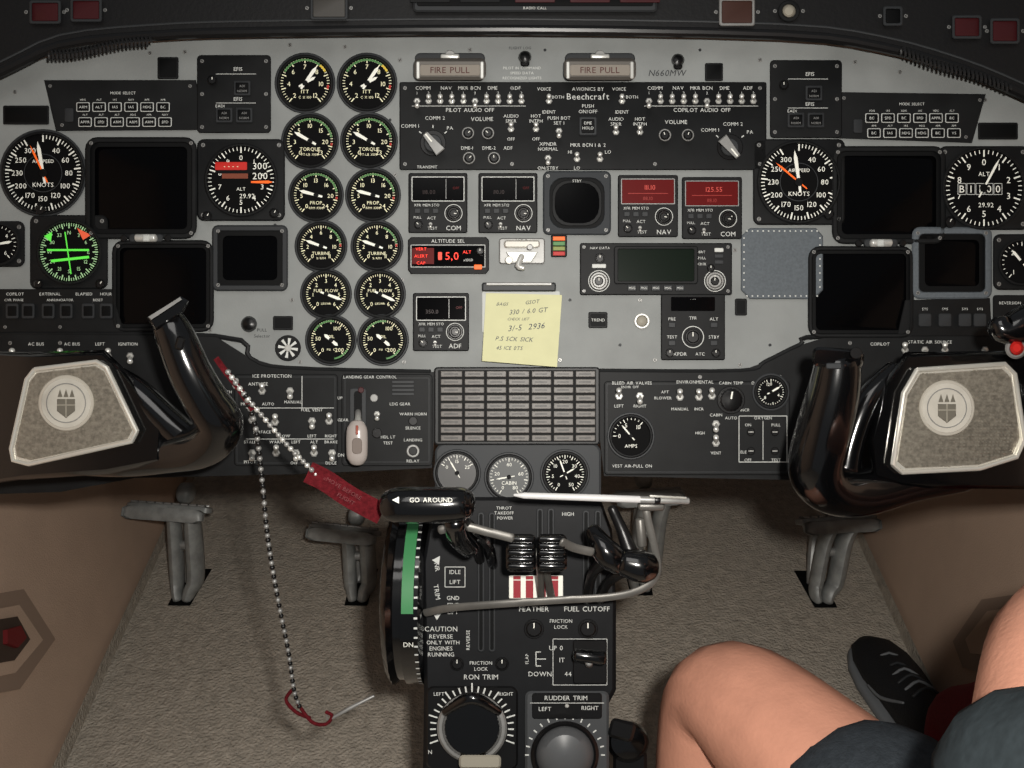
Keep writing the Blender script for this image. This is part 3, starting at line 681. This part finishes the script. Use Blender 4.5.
yoke('control_yoke',[(34,368),(98,360),(108,366),(139,432),(134,442),(28,466),(12,462),(10,450),(26,378)],(66,403),
  [(-60,350),(30,352),(105,350),(128,372),(165,425),(162,462),(110,474),(20,480),(-60,490)],
  [([(166,316,150),(176,338,150),(190,372,145),(207,402,135),(220,424,122),(204,444,105),(168,452,92),(120,455,88),(60,452,88)],[15,19,21,22,23,23,21,22,22]),
   ([(104,372,95),(135,392,98),(170,425,98),(190,440,98)],[13,15,17,15]),
   ([(60,430,85),(-10,440,90),(-70,440,120),(-110,400,140),(-120,330,150)],[22,22,23,22,17])],ex1,(70,415))
def ex2(e):
    b=B()
    b.rr(838,358,52,20,7,140,160,GLB,3,rot=4); b.cyl(856,353,6,158,166,KNB); b.rr(834,366,16,6,2,158,164,DKG,1)
    b.tube([(1075,300,150),(1030,322,150),(1005,330,150),(998,322,150)],[20,19,14,10],GLB,n=18,sm=5)
    b.cyl(1016,348,11,120,150,MET2,2); b.lathe(1017,348,[(7,150),(7,156),(4,159)],RED,16)
    b.done('trim_switch',e)
yoke('control_yoke',[(916,368),(1006,362),(1016,372),(1026,440),(1018,458),(980,470),(900,474),(891,466),(902,392)],(947,408),
  [(905,352),(1100,350),(1100,490),(900,488),(872,478),(868,440),(884,380)],
  [([(838,362,145),(834,390,140),(824,430,130),(816,468,116),(830,488,104),(862,492,94),(910,480,88),(960,470,88)],[22,25,27,27,26,24,22,22]),
   ([(895,372,95),(868,400,98),(852,440,98),(846,470,98)],[12,13,13,13]),
   ([(960,440,88),(1040,450,95),(1090,430,130),(1100,380,145),(1085,330,150)],[22,22,22,22,18])],ex2,(950,415))

# ================= PEDESTAL =================
e=empty('throttle_quadrant')
b=B(); P0=40
PM=mat('pedestal_black',(24,25,27),.5,noise=.15,nscale=50,spec=.2)
b.poly([(445,497),(600,497),(612,530),(616,600),(616,690),(608,705),(606,1030),(420,1030),(424,690),(423,560),(430,520)],-170,P0,PM,4)
b.wbox(-.085,.085,.42,.80,0,.24,PM)
for x,yy0,yy1 in ((481,512,652),(492,512,652),(540,508,574),(551,508,574),(586,510,600),(598,510,600)):
    b.rr(x,(yy0+yy1)/2,7,yy1-yy0,3,P0-.5,P0+2.5,DKG,.8); b.rr(x,(yy0+yy1)/2,3.4,yy1-yy0-4,1.5,P0+2,P0+2.8,BLK2,.1)
for t,x,y,h in (("CAUTION",441,629,4.8),("REVERSE",441,636.5,4),("ONLY WITH",443,642.5,3.8),("ENGINES",441,648.5,4),("RUNNING",441,654.5,4),
  ("FEATHER",534,609,4.8),("FUEL CUTOFF",587,609,4.8),("FRICTION",561,621,3.4),("LOCK",561,627,3.4),("FRICTION",481,663,3.4),("LOCK",481,669,3.4),("RON TRIM",481,677,4.8),
  ("UP 0",556,648,4.4),("IT",562,660,4.4),("DOWN",540,674,4.6),("44",568,674,4.4),("THROT",504,508,3),("TAKEOFF",504,513,3),("POWER",505,518,3),("IDLE",455,572,4),("LIFT",455,582,4),("GND",453,598,4),("FINE",453,605,4),("LIFT",453,612,4),("HIGH",568,514,3.5)):
    b.text(t,x,y,h,P0+.4,LBL)
b.outline(455,577,20,20,.7,P0+.4,LBL)
b.text("TRIM",437,592,4.6,P0+.4,LBL,rot=80); b.text("NR",437,567,4.6,P0+.4,LBL,rot=80); b.text("REVERSE",468,640,3.4,P0+.4,LBL,rot=-90)
b.q([(432,560),(440,556),(439,565)],P0+.4,LBL); b.q([(432,612),(442,612),(437,620)],P0+.4,LBL)
for x0,y0,x1,y1 in ((536,652,541,652),(536,666,541,666),(536,652,536,666),(536,659,546,659)): b.line(x0,y0,x1,y1,.9,P0+.4,LBL)
b.text("FLAP",527,659,3,P0+.4,LBL,rot=-90)
b.rr(536,587,54,23,1,P0,P0+2.6,WHT,.4)
for i in range(4):
    b.rect(517+i*12.5,587,7.5,22,P0+2.8,mat('stripe_red',(150,40,50),.5))
b.line(512,580,562,580,.8,P0+2.9,WHT)
b.knob(534,629,10,P0,10,a=0); b.knob(588,629,10,P0,10,a=0); b.knob(457,664,7,P0,9); b.knob(502,664,7,P0,9)
b.rr(590,662,34,44,3,P0,P0+4,KNB,1); b.rr(590,661,26,5,1,P0+4,P0+6,DKG,.5); b.tube([(589,664,P0+4),(589,662,P0+24)],4,MET2); b.tube([(576,655,P0+26),(603,658,P0+26)],[6,7],GLB,n=14)
b.outline(580,662,54,46,.6,P0+.4,LBL)
b.done('pedestal_body',e)
b=B()
def strap(pts,w=4,f=.45): b.tube(pts,w,STRAP,n=12,sm=5,flat=f)
b.tube([(480,560,P0),(474,535,90),(462,518,140)],[5,5,6],KNB,n=10,sm=3); b.tube([(493,565,P0),(488,545,80),(466,522,120)],[5,5,6],GLB,n=10,sm=3)
b.done('power_lever_arms',e)
b=B()
b.tube([(392,506,150),(400,505,152),(440,505,152),(462,504,150),(468,504,150)],[16,18,18,17,14],GLB,n=26,sm=3)
def hT(PX,PY): return T(PX,PY,152+18.6*math.sqrt(max(0,1-((PY-505)/18.5)**2))*.86+2.2)
b.text("GO AROUND",431,500,4.6,0,WHT,Tf=hT); b.raw([hT(x,y) for x,y in ((392,500),(399,496.5),(399,503.5))],[(0,1,2)],WHT)
b.tube([(455,520,140),(458,535,120),(470,548,100)],[11,12,10],GLB,n=14,sm=3)
b.done('go_around_handle',e)
b=B()
b.tube([(541,600,P0),(540,570,80),(537,553,110)],[4,4,5],STRAP,n=10,sm=3); b.tube([(552,600,P0),(546,570,80),(541,553,110)],[4,4,5],STRAP,n=10,sm=3)
for k,xc in enumerate((521,552)):
    b.rr(xc,553,30,38,6,104,121,GLB,4)
    for j in range(5):
        b.tube([(xc-12,539+j*6.8,121),(xc+12,539+j*6.8,121)],[3.2,3.2],GLB,n=12)
b.done('propeller_levers',e)
b=B()
b.tube([(587,600,P0),(592,575,85),(604,560,110)],[5,5,7],KNB,n=10,sm=3); b.tube([(599,600,P0),(610,580,85),(634,566,105)],[5,5,7],KNB,n=10,sm=3)
b.tube([(592,530,100),(603,548,108),(612,558,108),(618,566,106)],[8,13,14,10],GLB,n=18,sm=4)
b.tube([(624,562,108),(640,566,108),(650,566,106)],[14,17,14],GLB,n=18,sm=4)
b.tube([(612,508,100),(622,530,100),(630,552,104)],[5,6,8],KNB,n=12,sm=3)
b.done('condition_levers',e)
b=B()
strap([(440,530,128),(462,526,128),(488,532,126),(512,538,124)],4.5); strap([(562,542,124),(575,548,118),(592,552,114)],4.5)
strap([(425,613,60),(450,608,74),(500,604,84),(560,600,88),(610,597,92),(640,590,96),(655,578,98),(657,560,100),(648,520,104),(646,508,104)],4)
b.tube([(640,506,106),(662,506,106)],[5,5],STRAP); b.tube([(640,520,100),(642,545,100)],5,STRAP)
b.done('lever_lock_bars',e)
b=B(); cyp,cz,RW=608,-18,88
def wT(x,r,a):
    Y=(384-cyp)*.95+r*cos(a); z=cz+r*sin(a)
    dep=(D-z)*.001; up=Y*.001; X=(x-512)*.00095
    return Vector((X,dep*CS+up*SN,1-dep*SN+up*CS))
n=64; prof=[(380,20),(380,62),(384,80),(390,88),(396,84),(404,84),(404,88),(421,88),(424,80),(424,20)]
b.loft([[wT(x,r*(1.02 if (i%2 and 382<x<392) else 1),2*pi*i/n) for i in range(n)] for x,r in prof],GLB,c0=True)
m=24
vs=[]; mm=mat('green_band',(58,128,78),.5)
for i in range(m+1):
    a=radians(-5+93*i/m); vs+=[wT(405.5,88.6,a),wT(417,88.6,a)]
b.raw(vs,[(2*i,2*i+1,2*i+3,2*i+2) for i in range(m)],mm)
for a in range(0,180,6): 
    A=radians(a); A2=radians(a+1.2); b.raw([wT(417.5,88.6,A),wT(421,88.6,A),wT(421,88.6,A2),wT(417.5,88.6,A2)],[(0,1,2,3)],LBL)
def wtx(PX,PY):
    dy=PY-cyp; a=math.acos(max(-1,min(1,-dy/88.6))); return wT(PX,89,a)
b.text("DN",412,634,4.6,0,WHT,Tf=wtx)
b.done('elevator_trim_wheel',e)
b=B()
b.rr(472,728,92,84,8,P0,P0+5,KNB,2)
for i in range(25):
    a=-110+i*220/24; b.tick(472,728,a,36,42 if i%4 else 45,1.5,P0+5.3,LBL)
b.ring(472,728,35,27,P0+5,P0+16,MET2,2); 
b.lathe(472,728,[(27,P0+5),(30,P0+18),(27,P0+26),(18,P0+27)],GLB,40)
b.tube([(445,712,P0+22),(472,698,P0+30),(499,712,P0+22)],[4,6,4],GLB,sm=6)
b.rr(480,762,42,14,4,P0+20,P0+28,TAUPE,2)
b.text("LEFT",439,694,3.4,P0+5.3); b.text("RIGHT",506,694,3.4,P0+5.3); b.text("N",430,752,4,P0+5.3)
b.done('aileron_trim_knob',e)
b=B()
b.rr(567,734,84,86,6,P0,P0+7,mat('gray_trim_box',(66,68,70),.5),2.5)
b.rr(567,706,70,26,3,P0+6,P0+8,KNB,1); b.text("RUDDER TRIM",566,698,4.4,P0+8.3); b.text("LEFT",545,709,4,P0+8.3); b.text("RIGHT",590,708,4,P0+8.3)
b.line(530,703,604,703,.6,P0+8.3,LBL); b.cyl(567,706,2,P0+8,P0+10,MET)
for i in range(15):
    a=-90+i*180/14; b.tick(565,755,a,36,40,1.4,P0+7.3,LBL)
b.lathe(565,755,[(34,P0+7),(34,P0+16),(31,P0+19),(29,P0+17)],KNB,40); b.lathe(565,755,[(29,P0+16),(27,P0+24),(20,P0+32),(9,P0+36),(.5,P0+37)],mat('gray_dome',(84,86,88),.4),40)
b.done('rudder_trim_knob',e)
b=B(); b.lathe(628,742,[(20,0),(21,30),(17,40),(4,43)],GLB,24); b.rr(622,730,26,20,5,30,50,KNB,3,rot=15); b.rr(630,764,34,30,6,-40,30,KNB,3); b.done('headset_jack_box')
b=B(); b.tube([(514,495,128),(524,495.5,128),(600,498,126),(640,499.5,124)],[1.2,3.2,3.6,3.6],mat('pen_plastic',(205,205,205),.4),n=14); b.tube([(640,499.5,124),(655,500,124),(688,501,122)],[3.6,3.6,3.4],MET2,n=14); b.tube([(655,500,124),(659,500,124)],4,KNB,n=14)
b.tube([(686,498,127),(650,496,128)],1.2,CHR,n=8); b.done('ballpoint_pen')

# ================= PEDALS =================
def pedal(px,py,w,bx,by,tilt=0,side=1):
    b=B()
    base=hit(bx,by,Vector((0,0,0)),Vector((0,0,1)))
    yp=base.y+0.06; topp=hit(px,py,Vector((0,yp,0)),Vector((0,1,0)))
    hw=w/2*0.00185
    c=topp
    R=Matrix.Rotation(radians(-35),3,'X')@Matrix.Rotation(radians(tilt),3,'Y')
    def bx_(cx,cy,cz,sx,sy,sz,m):
        loops=[]
        for z_,k in ((-sz,.85),(-sz*.6,1),(sz*.6,1),(sz,.88)):
            pts=rrpts(0,0,2*sx*k,2*sy*k,min(sx,sy)*.4,3); loops.append([c+R@Vector((cx+x,cy+y,cz+z_)) for x,y in pts])
        b.loft(loops,m,c0=True)
    bx_(0,0,0,hw,.014,.007,PEDM)
    for i in range(-4,5): bx_(i*hw*.2,-.002,.008,.004,.012,.002,MET2)
    bx_(0,-.026,-.012,hw*.95,.005,.012,PEDM)
    bx_(-side*hw*.25,.026,.004,.030,.016,.006,PEDM)
    b.tube([c+R@Vector((side*hw*.1,.03,.03)),c+R@Vector((side*hw*.1+.012,.03,.03))],[.020,.020],PEDM,world=True,n=18)
    b.tube([c+R@Vector((side*hw*.1-.004,.03,.03)),c+R@Vector((side*hw*.1+.016,.03,.03))],[.009,.009],TAUPE,world=True,n=12)
    mid=(c+base)/2+Vector((0.0,.02,0))
    for o_,r_ in ((-.016,.010),(.019,.012)):
        b.tube([c+Vector((hw*.25+o_,0,-.005)),mid+Vector((hw*.15+o_,0,.03)),mid*.4+base*.6+Vector((hw*.08+o_,.006,.0)),base+Vector((o_*.7,.01,.012)),base+Vector((o_*.5,0,.0))],[r_,r_*1.25,r_*1.25,r_,r_*.8],PEDM,world=True,n=12,sm=5,flat=1.5)
    b.tube([mid+Vector((hw*.15-.02,-.005,.01)),mid+Vector((hw*.15+.022,-.005,.01))],[.009,.009],MET2,world=True,n=10)
    b.tube([c+Vector((-hw*.1,.03,-.02)),mid+Vector((-hw*.05,.05,0)),base+Vector((-.005,.05,.004))],[.008,.009,.008],MET2,world=True,n=10,sm=4)
    b.raw([base+Vector((x,y,.002)) for x,y in ((-.02,-.018),(.022,-.018),(.026,.09),(-.024,.09))],[(0,1,2,3)],BLK2)
    b.done('rudder_pedal')
pedal(170,508,84,182,600,4); pedal(345,530,74,357,600,6); pedal(648,494,72,640,590,-3,-1); pedal(836,520,80,822,602,-3,-1)

def plane(s):
    p=[Vector(q) for q in wallpts(s,0)]; a=p[1];b_=p[2]; c=Vector(wallpts(s,.3)[1]); n=(b_-a).cross(c-a).normalized()
    if n.x*s>0: n=-n
    return a,n
def wallpoly(b,s,pts,t0,t1,m):
    p0,n=plane(s); A=[hit(x,y,p0,n) for x,y in pts]
    b.loft([[q+n*t0 for q in A],[q+n*t1 for q in A]],m,c0=True)
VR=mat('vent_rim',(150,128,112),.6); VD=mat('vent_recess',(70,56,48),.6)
b=B(); wallpoly(b,-1,[(-40,600),(18,590),(50,640),(14,690),(-40,700)],0,.008,VR); wallpoly(b,-1,[(-30,614),(12,606),(36,641),(8,674),(-30,682)],.008,.010,WALLM)
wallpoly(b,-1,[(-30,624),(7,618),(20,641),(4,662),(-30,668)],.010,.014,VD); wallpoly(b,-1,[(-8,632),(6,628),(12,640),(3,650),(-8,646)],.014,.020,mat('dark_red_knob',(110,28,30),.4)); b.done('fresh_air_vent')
b=B(); wallpoly(b,1,[(985,600),(1040,592),(1040,690),(966,668),(956,642)],0,.005,VR); wallpoly(b,1,[(992,612),(1030,606),(1030,660),(975,654),(970,640)],.005,.007,WALLM); b.done('fresh_air_vent')

# ================= CHAIN & FLAG =================
e=empty('control_lock_chain')
def beads(path,name,sp=5.4,r=2.7,m=MET2,m2=KNB):
    b=B(); pp=catmull(path,40); W=[T(*p) for p in pp]
    out=[W[0]]
    for i in range(1,len(W)):
        if (W[i]-out[-1]).length>=sp*.00088: out.append(W[i])
    for q_,c in enumerate(out):
        rr=r*.00088; loops=[]
        for k in range(1,6):
            a=pi*k/6; loops.append([c+Vector((rr*sin(a)*cos(2*pi*j/10),rr*sin(a)*sin(2*pi*j/10),rr*cos(a))) for j in range(10)])
        b.loft(loops,m if q_%2 else m2,c0=True,c1=True)
    b.tube(pp[::6],.8,m,n=5); b.done(name,e,ang=80)
beads([(228,372,176),(244,394,176),(264,418,170),(290,448,156),(318,476,136)],'upper_chain',5.6,2.6,MET,MET2)
beads([(246,396,176),(256,430,150),(262,480,118),(268,540,92),(278,600,66),(288,650,44),(294,690,26),(300,708,20)],'hanging_chain')
b=B()
def strip(pts,w,m,th=1.2):
    loops=[]
    data=catmull(pts,5)
    for i,p in enumerate(data):
        a=data[max(0,i-1)]; c=data[min(len(data)-1,i+1)]; dx,dy=c[0]-a[0],c[1]-a[1]; d=math.hypot(dx,dy); nx,ny=-dy/d*w/2,dx/d*w/2
        loops.append([T(p[0]+nx,p[1]+ny,p[2]),T(p[0]-nx,p[1]-ny,p[2]+2),T(p[0]-nx,p[1]-ny,p[2]+2+th),T(p[0]+nx,p[1]+ny,p[2]+th)])
    b.loft(loops,m,c0=True)
strip([(216,358,172),(226,372,173),(240,390,172),(253,410,168)],6,REDF)
strip([(308,472,138),(326,481,136),(350,497,132),(382,514,126)],22,REDF,1)
for t,x,y in (("REMOVE BEFORE",341,487),("FLIGHT",346,499)): b.text(t,x,y,4,138.5,mat('flag_text',(110,55,58),.9),rot=30)
b.done('red_flag',e)
b=B(); b.tube([(298,704,20),(312,722,18),(326,724,16),(332,716,16),(326,712,16)],1.8,REDF,n=8,sm=5); b.tube([(292,690,22),(286,700,20),(296,712,18),(310,718,16)],1.8,REDF,n=8,sm=5)
b.tube([(332,718,16),(350,708,14),(374,696,12)],[1.6,2,1.4],MET2,n=10); b.ring(330,717,4,2.6,13,16,MET2,.6); b.done('lock_pin',e)

# ================= PERSON =================
def skinmesh(name,J,E,root,mt,parent,sub=2,k=1.12):
    names=list(J); me=bpy.data.meshes.new(name); me.from_pydata([J[n][0] for n in names],[(names.index(a),names.index(b_)) for a,b_ in E],[])
    o=bpy.data.objects.new(name,me); bpy.context.collection.objects.link(o)
    md=o.modifiers.new('s','SKIN'); md.use_smooth_shade=True
    o.modifiers.new('ss','SUBSURF').levels=sub; o.modifiers['ss'].render_levels=sub
    for i,n in enumerate(names):
        sv=me.skin_vertices[0].data[i]; r=J[n][1]*k
        sv.radius=(r,r) if not isinstance(r,tuple) else r
        sv.use_root=(n==root)
    bpy.context.view_layer.update()
    dg=bpy.context.evaluated_depsgraph_get(); m2=bpy.data.meshes.new_from_object(o.evaluated_get(dg))
    o.modifiers.clear(); o.data=m2; m2.materials.clear(); m2.materials.append(MATS[mt])
    m2.polygons.foreach_set('use_smooth',[True]*len(m2.polygons))
    if parent: o.parent=parent
    return o
e=empty('seated_person')
V=Vector
J=dict(pelvis=(V((.47,.07,.46)),.13),belly=(V((.47,.05,.62)),.125),chest=(V((.47,.06,.78)),.14),upper=(V((.47,.06,.90)),.10),neck=(V((.47,.07,.99)),.055),
 hipL=(V((.41,.13,.45)),.09),thL=(V((.300,.36,.432)),.072),th2L=(V((.245,.475,.43)),.062),kneeL=(V((.200,.560,.428)),.056),kn2L=(V((.194,.566,.392)),.050),calfL=(V((.19,.515,.27)),.050),ankL=(V((.182,.45,.10)),.034),
 hipR=(V((.54,.13,.45)),.09),thR=(V((.57,.33,.46)),.074),kneeR=(V((.60,.52,.47)),.058),calfR=(V((.615,.64,.31)),.050),ankR=(V((.618,.80,.11)),.034),
 shL=(V((.32,.07,.89)),.06),uaL=(V((.285,.165,.77)),.048),elL=(V((.266,.265,.640)),.042),faL=(V((.340,.372,.655)),.045),wrL=(V((.47,.475,.60)),.028),paL=(V((.515,.52,.575)),.032),
 shR=(V((.60,.07,.89)),.06),elR=(V((.65,.20,.66)),.042),wrR=(V((.635,.40,.59)),.028),paR=(V((.62,.45,.575)),.032))
E=[('pelvis','belly'),('belly','chest'),('chest','upper'),('upper','neck'),('pelvis','hipL'),('hipL','thL'),('thL','th2L'),('th2L','kneeL'),('kneeL','kn2L'),('kn2L','calfL'),('calfL','ankL'),
 ('pelvis','hipR'),('hipR','thR'),('thR','kneeR'),('kneeR','calfR'),('calfR','ankR'),('upper','shL'),('shL','uaL'),('uaL','elL'),('elL','faL'),('faL','wrL'),('wrL','paL'),('upper','shR'),('shR','elR'),('elR','wrR'),('wrR','paR')]
skinmesh('body',J,E,'pelvis',SKIN,e)
def hand(J0,dirv,side,nm):
    d=dirv.normalized(); sidev=d.cross(Vector((0,0,1))).normalized()*side; dn=Vector((0,0,-1))
    for i,(off,ln) in enumerate(((-.026,.070),(-.009,.080),(.009,.076),(.025,.060))):
        p=J0+sidev*off+d*.015
        skinmesh(nm+'_finger_%d'%(i+1),{'a':(p,.010),'b':(p+d*ln*.5+dn*.004,.0095),'c':(p+d*ln*.8+dn*.02,.009),'d':(p+d*ln*.95+dn*.036,.0078)},[('a','b'),('b','c'),('c','d')],'a',SKIN,e,2)
    p=J0-sidev*.02-d*.01
    skinmesh(nm+'_thumb',{'a':(p,.012),'b':(p-sidev*.025+d*.02,.011),'c':(p-sidev*.035+d*.05+dn*.012,.009)},[('a','b'),('b','c')],'a',SKIN,e,2)
hand(J['paL'][0],V((.6,.7,-.1)),1,'left_hand'); hand(J['paR'][0],V((-.1,1,-.1)),-1,'right_hand')
SJ={k:(J[k][0],J[k][1]+.016) for k in ('pelvis','belly','hipL','thL','hipR','thR')}
SJ['thL']=(J['thL'][0],.084)
SJ['eL']=(V((.240,.482,.434)),.080); SJ['eR']=(V((.583,.42,.465)),.088)
SJ['belly']=(V((.47,.05,.58)),.14)
skinmesh('shorts',SJ,[('pelvis','belly'),('pelvis','hipL'),('hipL','thL'),('thL','eL'),('pelvis','hipR'),('hipR','thR'),('thR','eR')],'pelvis',SHORT,e)
TJ={k:(J[k][0],J[k][1]+.018) for k in ('belly','chest','upper','shL','shR')}
TJ['uaL']=(J['uaL'][0],.066); TJ['elLs']=(V((.264,.262,.638)),.062); TJ['hem']=(V((.47,.07,.52)),.155); TJ['slL']=(V((.294,.300,.644)),.055); TJ['slR']=(V((.645,.18,.69)),.062); TJ['collar']=(V((.47,.065,.95)),.07)
skinmesh('shirt',TJ,[('belly','hem'),('belly','chest'),('chest','upper'),('upper','collar'),('upper','shL'),('shL','uaL'),('uaL','elLs'),('elLs','slL'),('upper','shR'),('shR','slR')],'chest',SHIRT,e)
b=B(); b.tube([J['ankR'][0]+V((0,0,-.03)),J['ankR'][0]+V((0,0,.01)),J['ankR'][0]*.7+J['calfR'][0]*.3,J['ankR'][0]*.2+J['calfR'][0]*.8],[.040,.041,.048,.056],mat('red_sock_knit',(120,26,34),.9,noise=.2,nscale=300),n=20,sm=4,world=True,cap=False); b.done('sock',e)
b=B(); hc=V((.47,.085,1.12))
loops=[]
for i in range(1,16):
    a=pi*i/16; zz=.125*cos(a); r=sin(a)
    jaw=.80 if zz<-.04 else 1
    loops.append([hc+V((.078*r*jaw*cos(2*pi*j/28),(.098*r*(.95 if zz<0 else 1))*sin(2*pi*j/28)+( .012*(1 if zz<-.05 else 0)),zz)) for j in range(28)])
b.loft(loops,SKIN,c0=True,c1=True)
b.tube([hc+V((0,.09,.02)),hc+V((0,.112,-.02)),hc+V((0,.112,-.03))],[.008,.013,.012],SKIN,world=True,sm=3)
for s_ in (-1,1):
    b.tube([hc+V((s_*.078,0,.02)),hc+V((s_*.085,-.005,0)),hc+V((s_*.078,0,-.03))],[.010,.013,.008],SKIN,world=True,sm=3)
    b.tube([hc+V((s_*.036,.080,.012)),hc+V((s_*.022,.085,.012))],[.010,.010],WHT,world=True); b.tube([hc+V((s_*.030,.088,.012)),hc+V((s_*.030,.091,.012))],[.005,.004],BLK2,world=True)
b.tube([hc+V((-.022,.088,-.062)),hc+V((0,.096,-.060)),hc+V((.022,.088,-.062))],[.003,.005,.003],RED,world=True,sm=3)
b.done('head',e,ang=80)
b=B(); loops=[]
for i in range(0,9):
    a=pi*(i+.3)/17; loops.append([hc+V((0,-.012,.008))+V((.086*sin(a)*cos(2*pi*j/24),.102*sin(a)*sin(2*pi*j/24),.132*cos(a))) for j in range(24)])
b.loft(loops,HAIR,c0=True,c1=False); b.done('hair',e,ang=80)
def shoe(name,heel,ang,L=.29):
    b=B(); d=V((sin(ang),cos(ang),0)); sd=V((cos(ang),-sin(ang),0))
    secs=[(0,.020,.055),(.02,.032,.085),(.10,.036,.100),(.25,.038,.100),(.38,.040,.088),(.52,.044,.072),(.68,.049,.060),(.82,.047,.052),(.93,.036,.044),(1.0,.016,.030)]
    loops=[]
    for t,hw,ht in secs:
        c=heel+d*(t*L); pts=[]
        for j in range(20):
            a=2*pi*j/20; x=math.copysign(abs(cos(a))**.8,cos(a))*hw; z=.014+(ht-.014)*(.5+.5*math.copysign(abs(sin(a))**.8,sin(a)))
            pts.append(c+sd*x*(1-.25*max(0,sin(a)))+V((0,0,z)))
        loops.append(pts)
    b.loft(loops,SHOE,c0=True,c1=True)
    out=[(t*L,hw+.003) for t,hw,ht in secs]
    pts=[(y,x) for y,x in out]+[(y,-x) for y,x in reversed(out)]
    lp=lambda z,k: [heel+d*(y*1.0)+sd*(x*k)+V((0,0,z)) for y,x in pts]
    b.loft([lp(0,.95),lp(.004,1),lp(.016,1),lp(.018,.93)],SOLE,c0=True)
    for i in range(5):
        t=.36+i*.07; c=heel+d*(t*L); zt=.100-.046*(t-.25)/.43+.004
        b.tube([c-sd*.022+V((0,0,zt-.008)),c+d*.008+V((0,0,zt+.001)),c+sd*.022+V((0,0,zt-.008))],[.0022]*3,SOLE if i%2 else DKG,world=True,n=8,sm=3)
    b.tube([heel+d*L*.72-sd*.045+V((0,0,.03)),heel+d*L*.76+V((0,0,.058)),heel+d*L*.72+sd*.045+V((0,0,.03))],[.002]*3,SOLE,world=True,n=8,sm=4)
    for s_ in (-1,1): b.tube([heel+d*L*.35+sd*s_*.036+V((0,0,.075)),heel+d*L*.50+sd*s_*.043+V((0,0,.04)),heel+d*L*.62+sd*s_*.046+V((0,0,.03))],[.002,.003,.002],SOLE,world=True,n=8,sm=4)
    b.done(name,e,ang=60)
shoe('shoe_right',V((.615,.770,0)),-.02); shoe('shoe_left',V((.182,.42,0)),0.0,.28)
b=B()
def wrr(x0,x1,y0,y1,z0,z1,r,m):
    cx,cy=(x0+x1)/2,(y0+y1)/2; w,h=x1-x0,y1-y0
    L_=lambda k,z: [V((x,y,z)) for x,y in rrpts(cx,cy,w-k,h-k,r,5)]
    b.loft([L_(.03,z0),L_(0,z0+.02),L_(0,z1-.03),L_(.02,z1-.01),L_(.06,z1)],m,c0=True)
wrr(.31,.61,-.10,.30,.22,.335,.05,SEATM)
b.loft([[V((x,y-.13-.10*t,.33+.70*t)) for x,y in rrpts(.46,0,.28-.04*t,.08,.04,5)] for t in (0,.1,.5,.9,1)],SEATM,c0=True)
b.wbox(.34,.37,-.08,.27,0,.23,MET2); b.wbox(.55,.58,-.08,.27,0,.23,MET2)
b.done('pilot_seat')

# ================= CAMERA / LIGHT =================
cd=bpy.data.cameras.new('camera'); cd.sensor_width=36; cd.lens=28.125; cd.clip_start=.01
co=bpy.data.objects.new('camera',cd); co.location=(0,0,1); co.rotation_euler=(radians(65),0,0); bpy.context.collection.objects.link(co); bpy.context.scene.camera=co
def area(name,loc,tgt,size,power,col=(1,1,1)):
    l=bpy.data.lights.new(name,'AREA'); l.size=size; l.energy=power; l.color=col
    o=bpy.data.objects.new(name,l); o.location=loc; o.rotation_euler=(V(tgt)-V(loc)).to_track_quat('-Z','Y').to_euler(); bpy.context.collection.objects.link(o)
area('camera_flash',(.05,-.01,1.06),(0,.78,.55),.03,7.6,(1,.955,.89))
area('overhead_fill_light',(-.1,.1,1.75),(0,.7,.5),.6,2.0,(1,.97,.93))  # added overhead fill for soft ambient light, not a cabin fixture
w=bpy.data.worlds.new('w'); w.use_nodes=True; w.node_tree.nodes['Background'].inputs[0].default_value=(.9,.95,1,1); w.node_tree.nodes['Background'].inputs[1].default_value=.10
bpy.context.scene.world=w
bpy.context.scene.view_settings.view_transform='Standard'
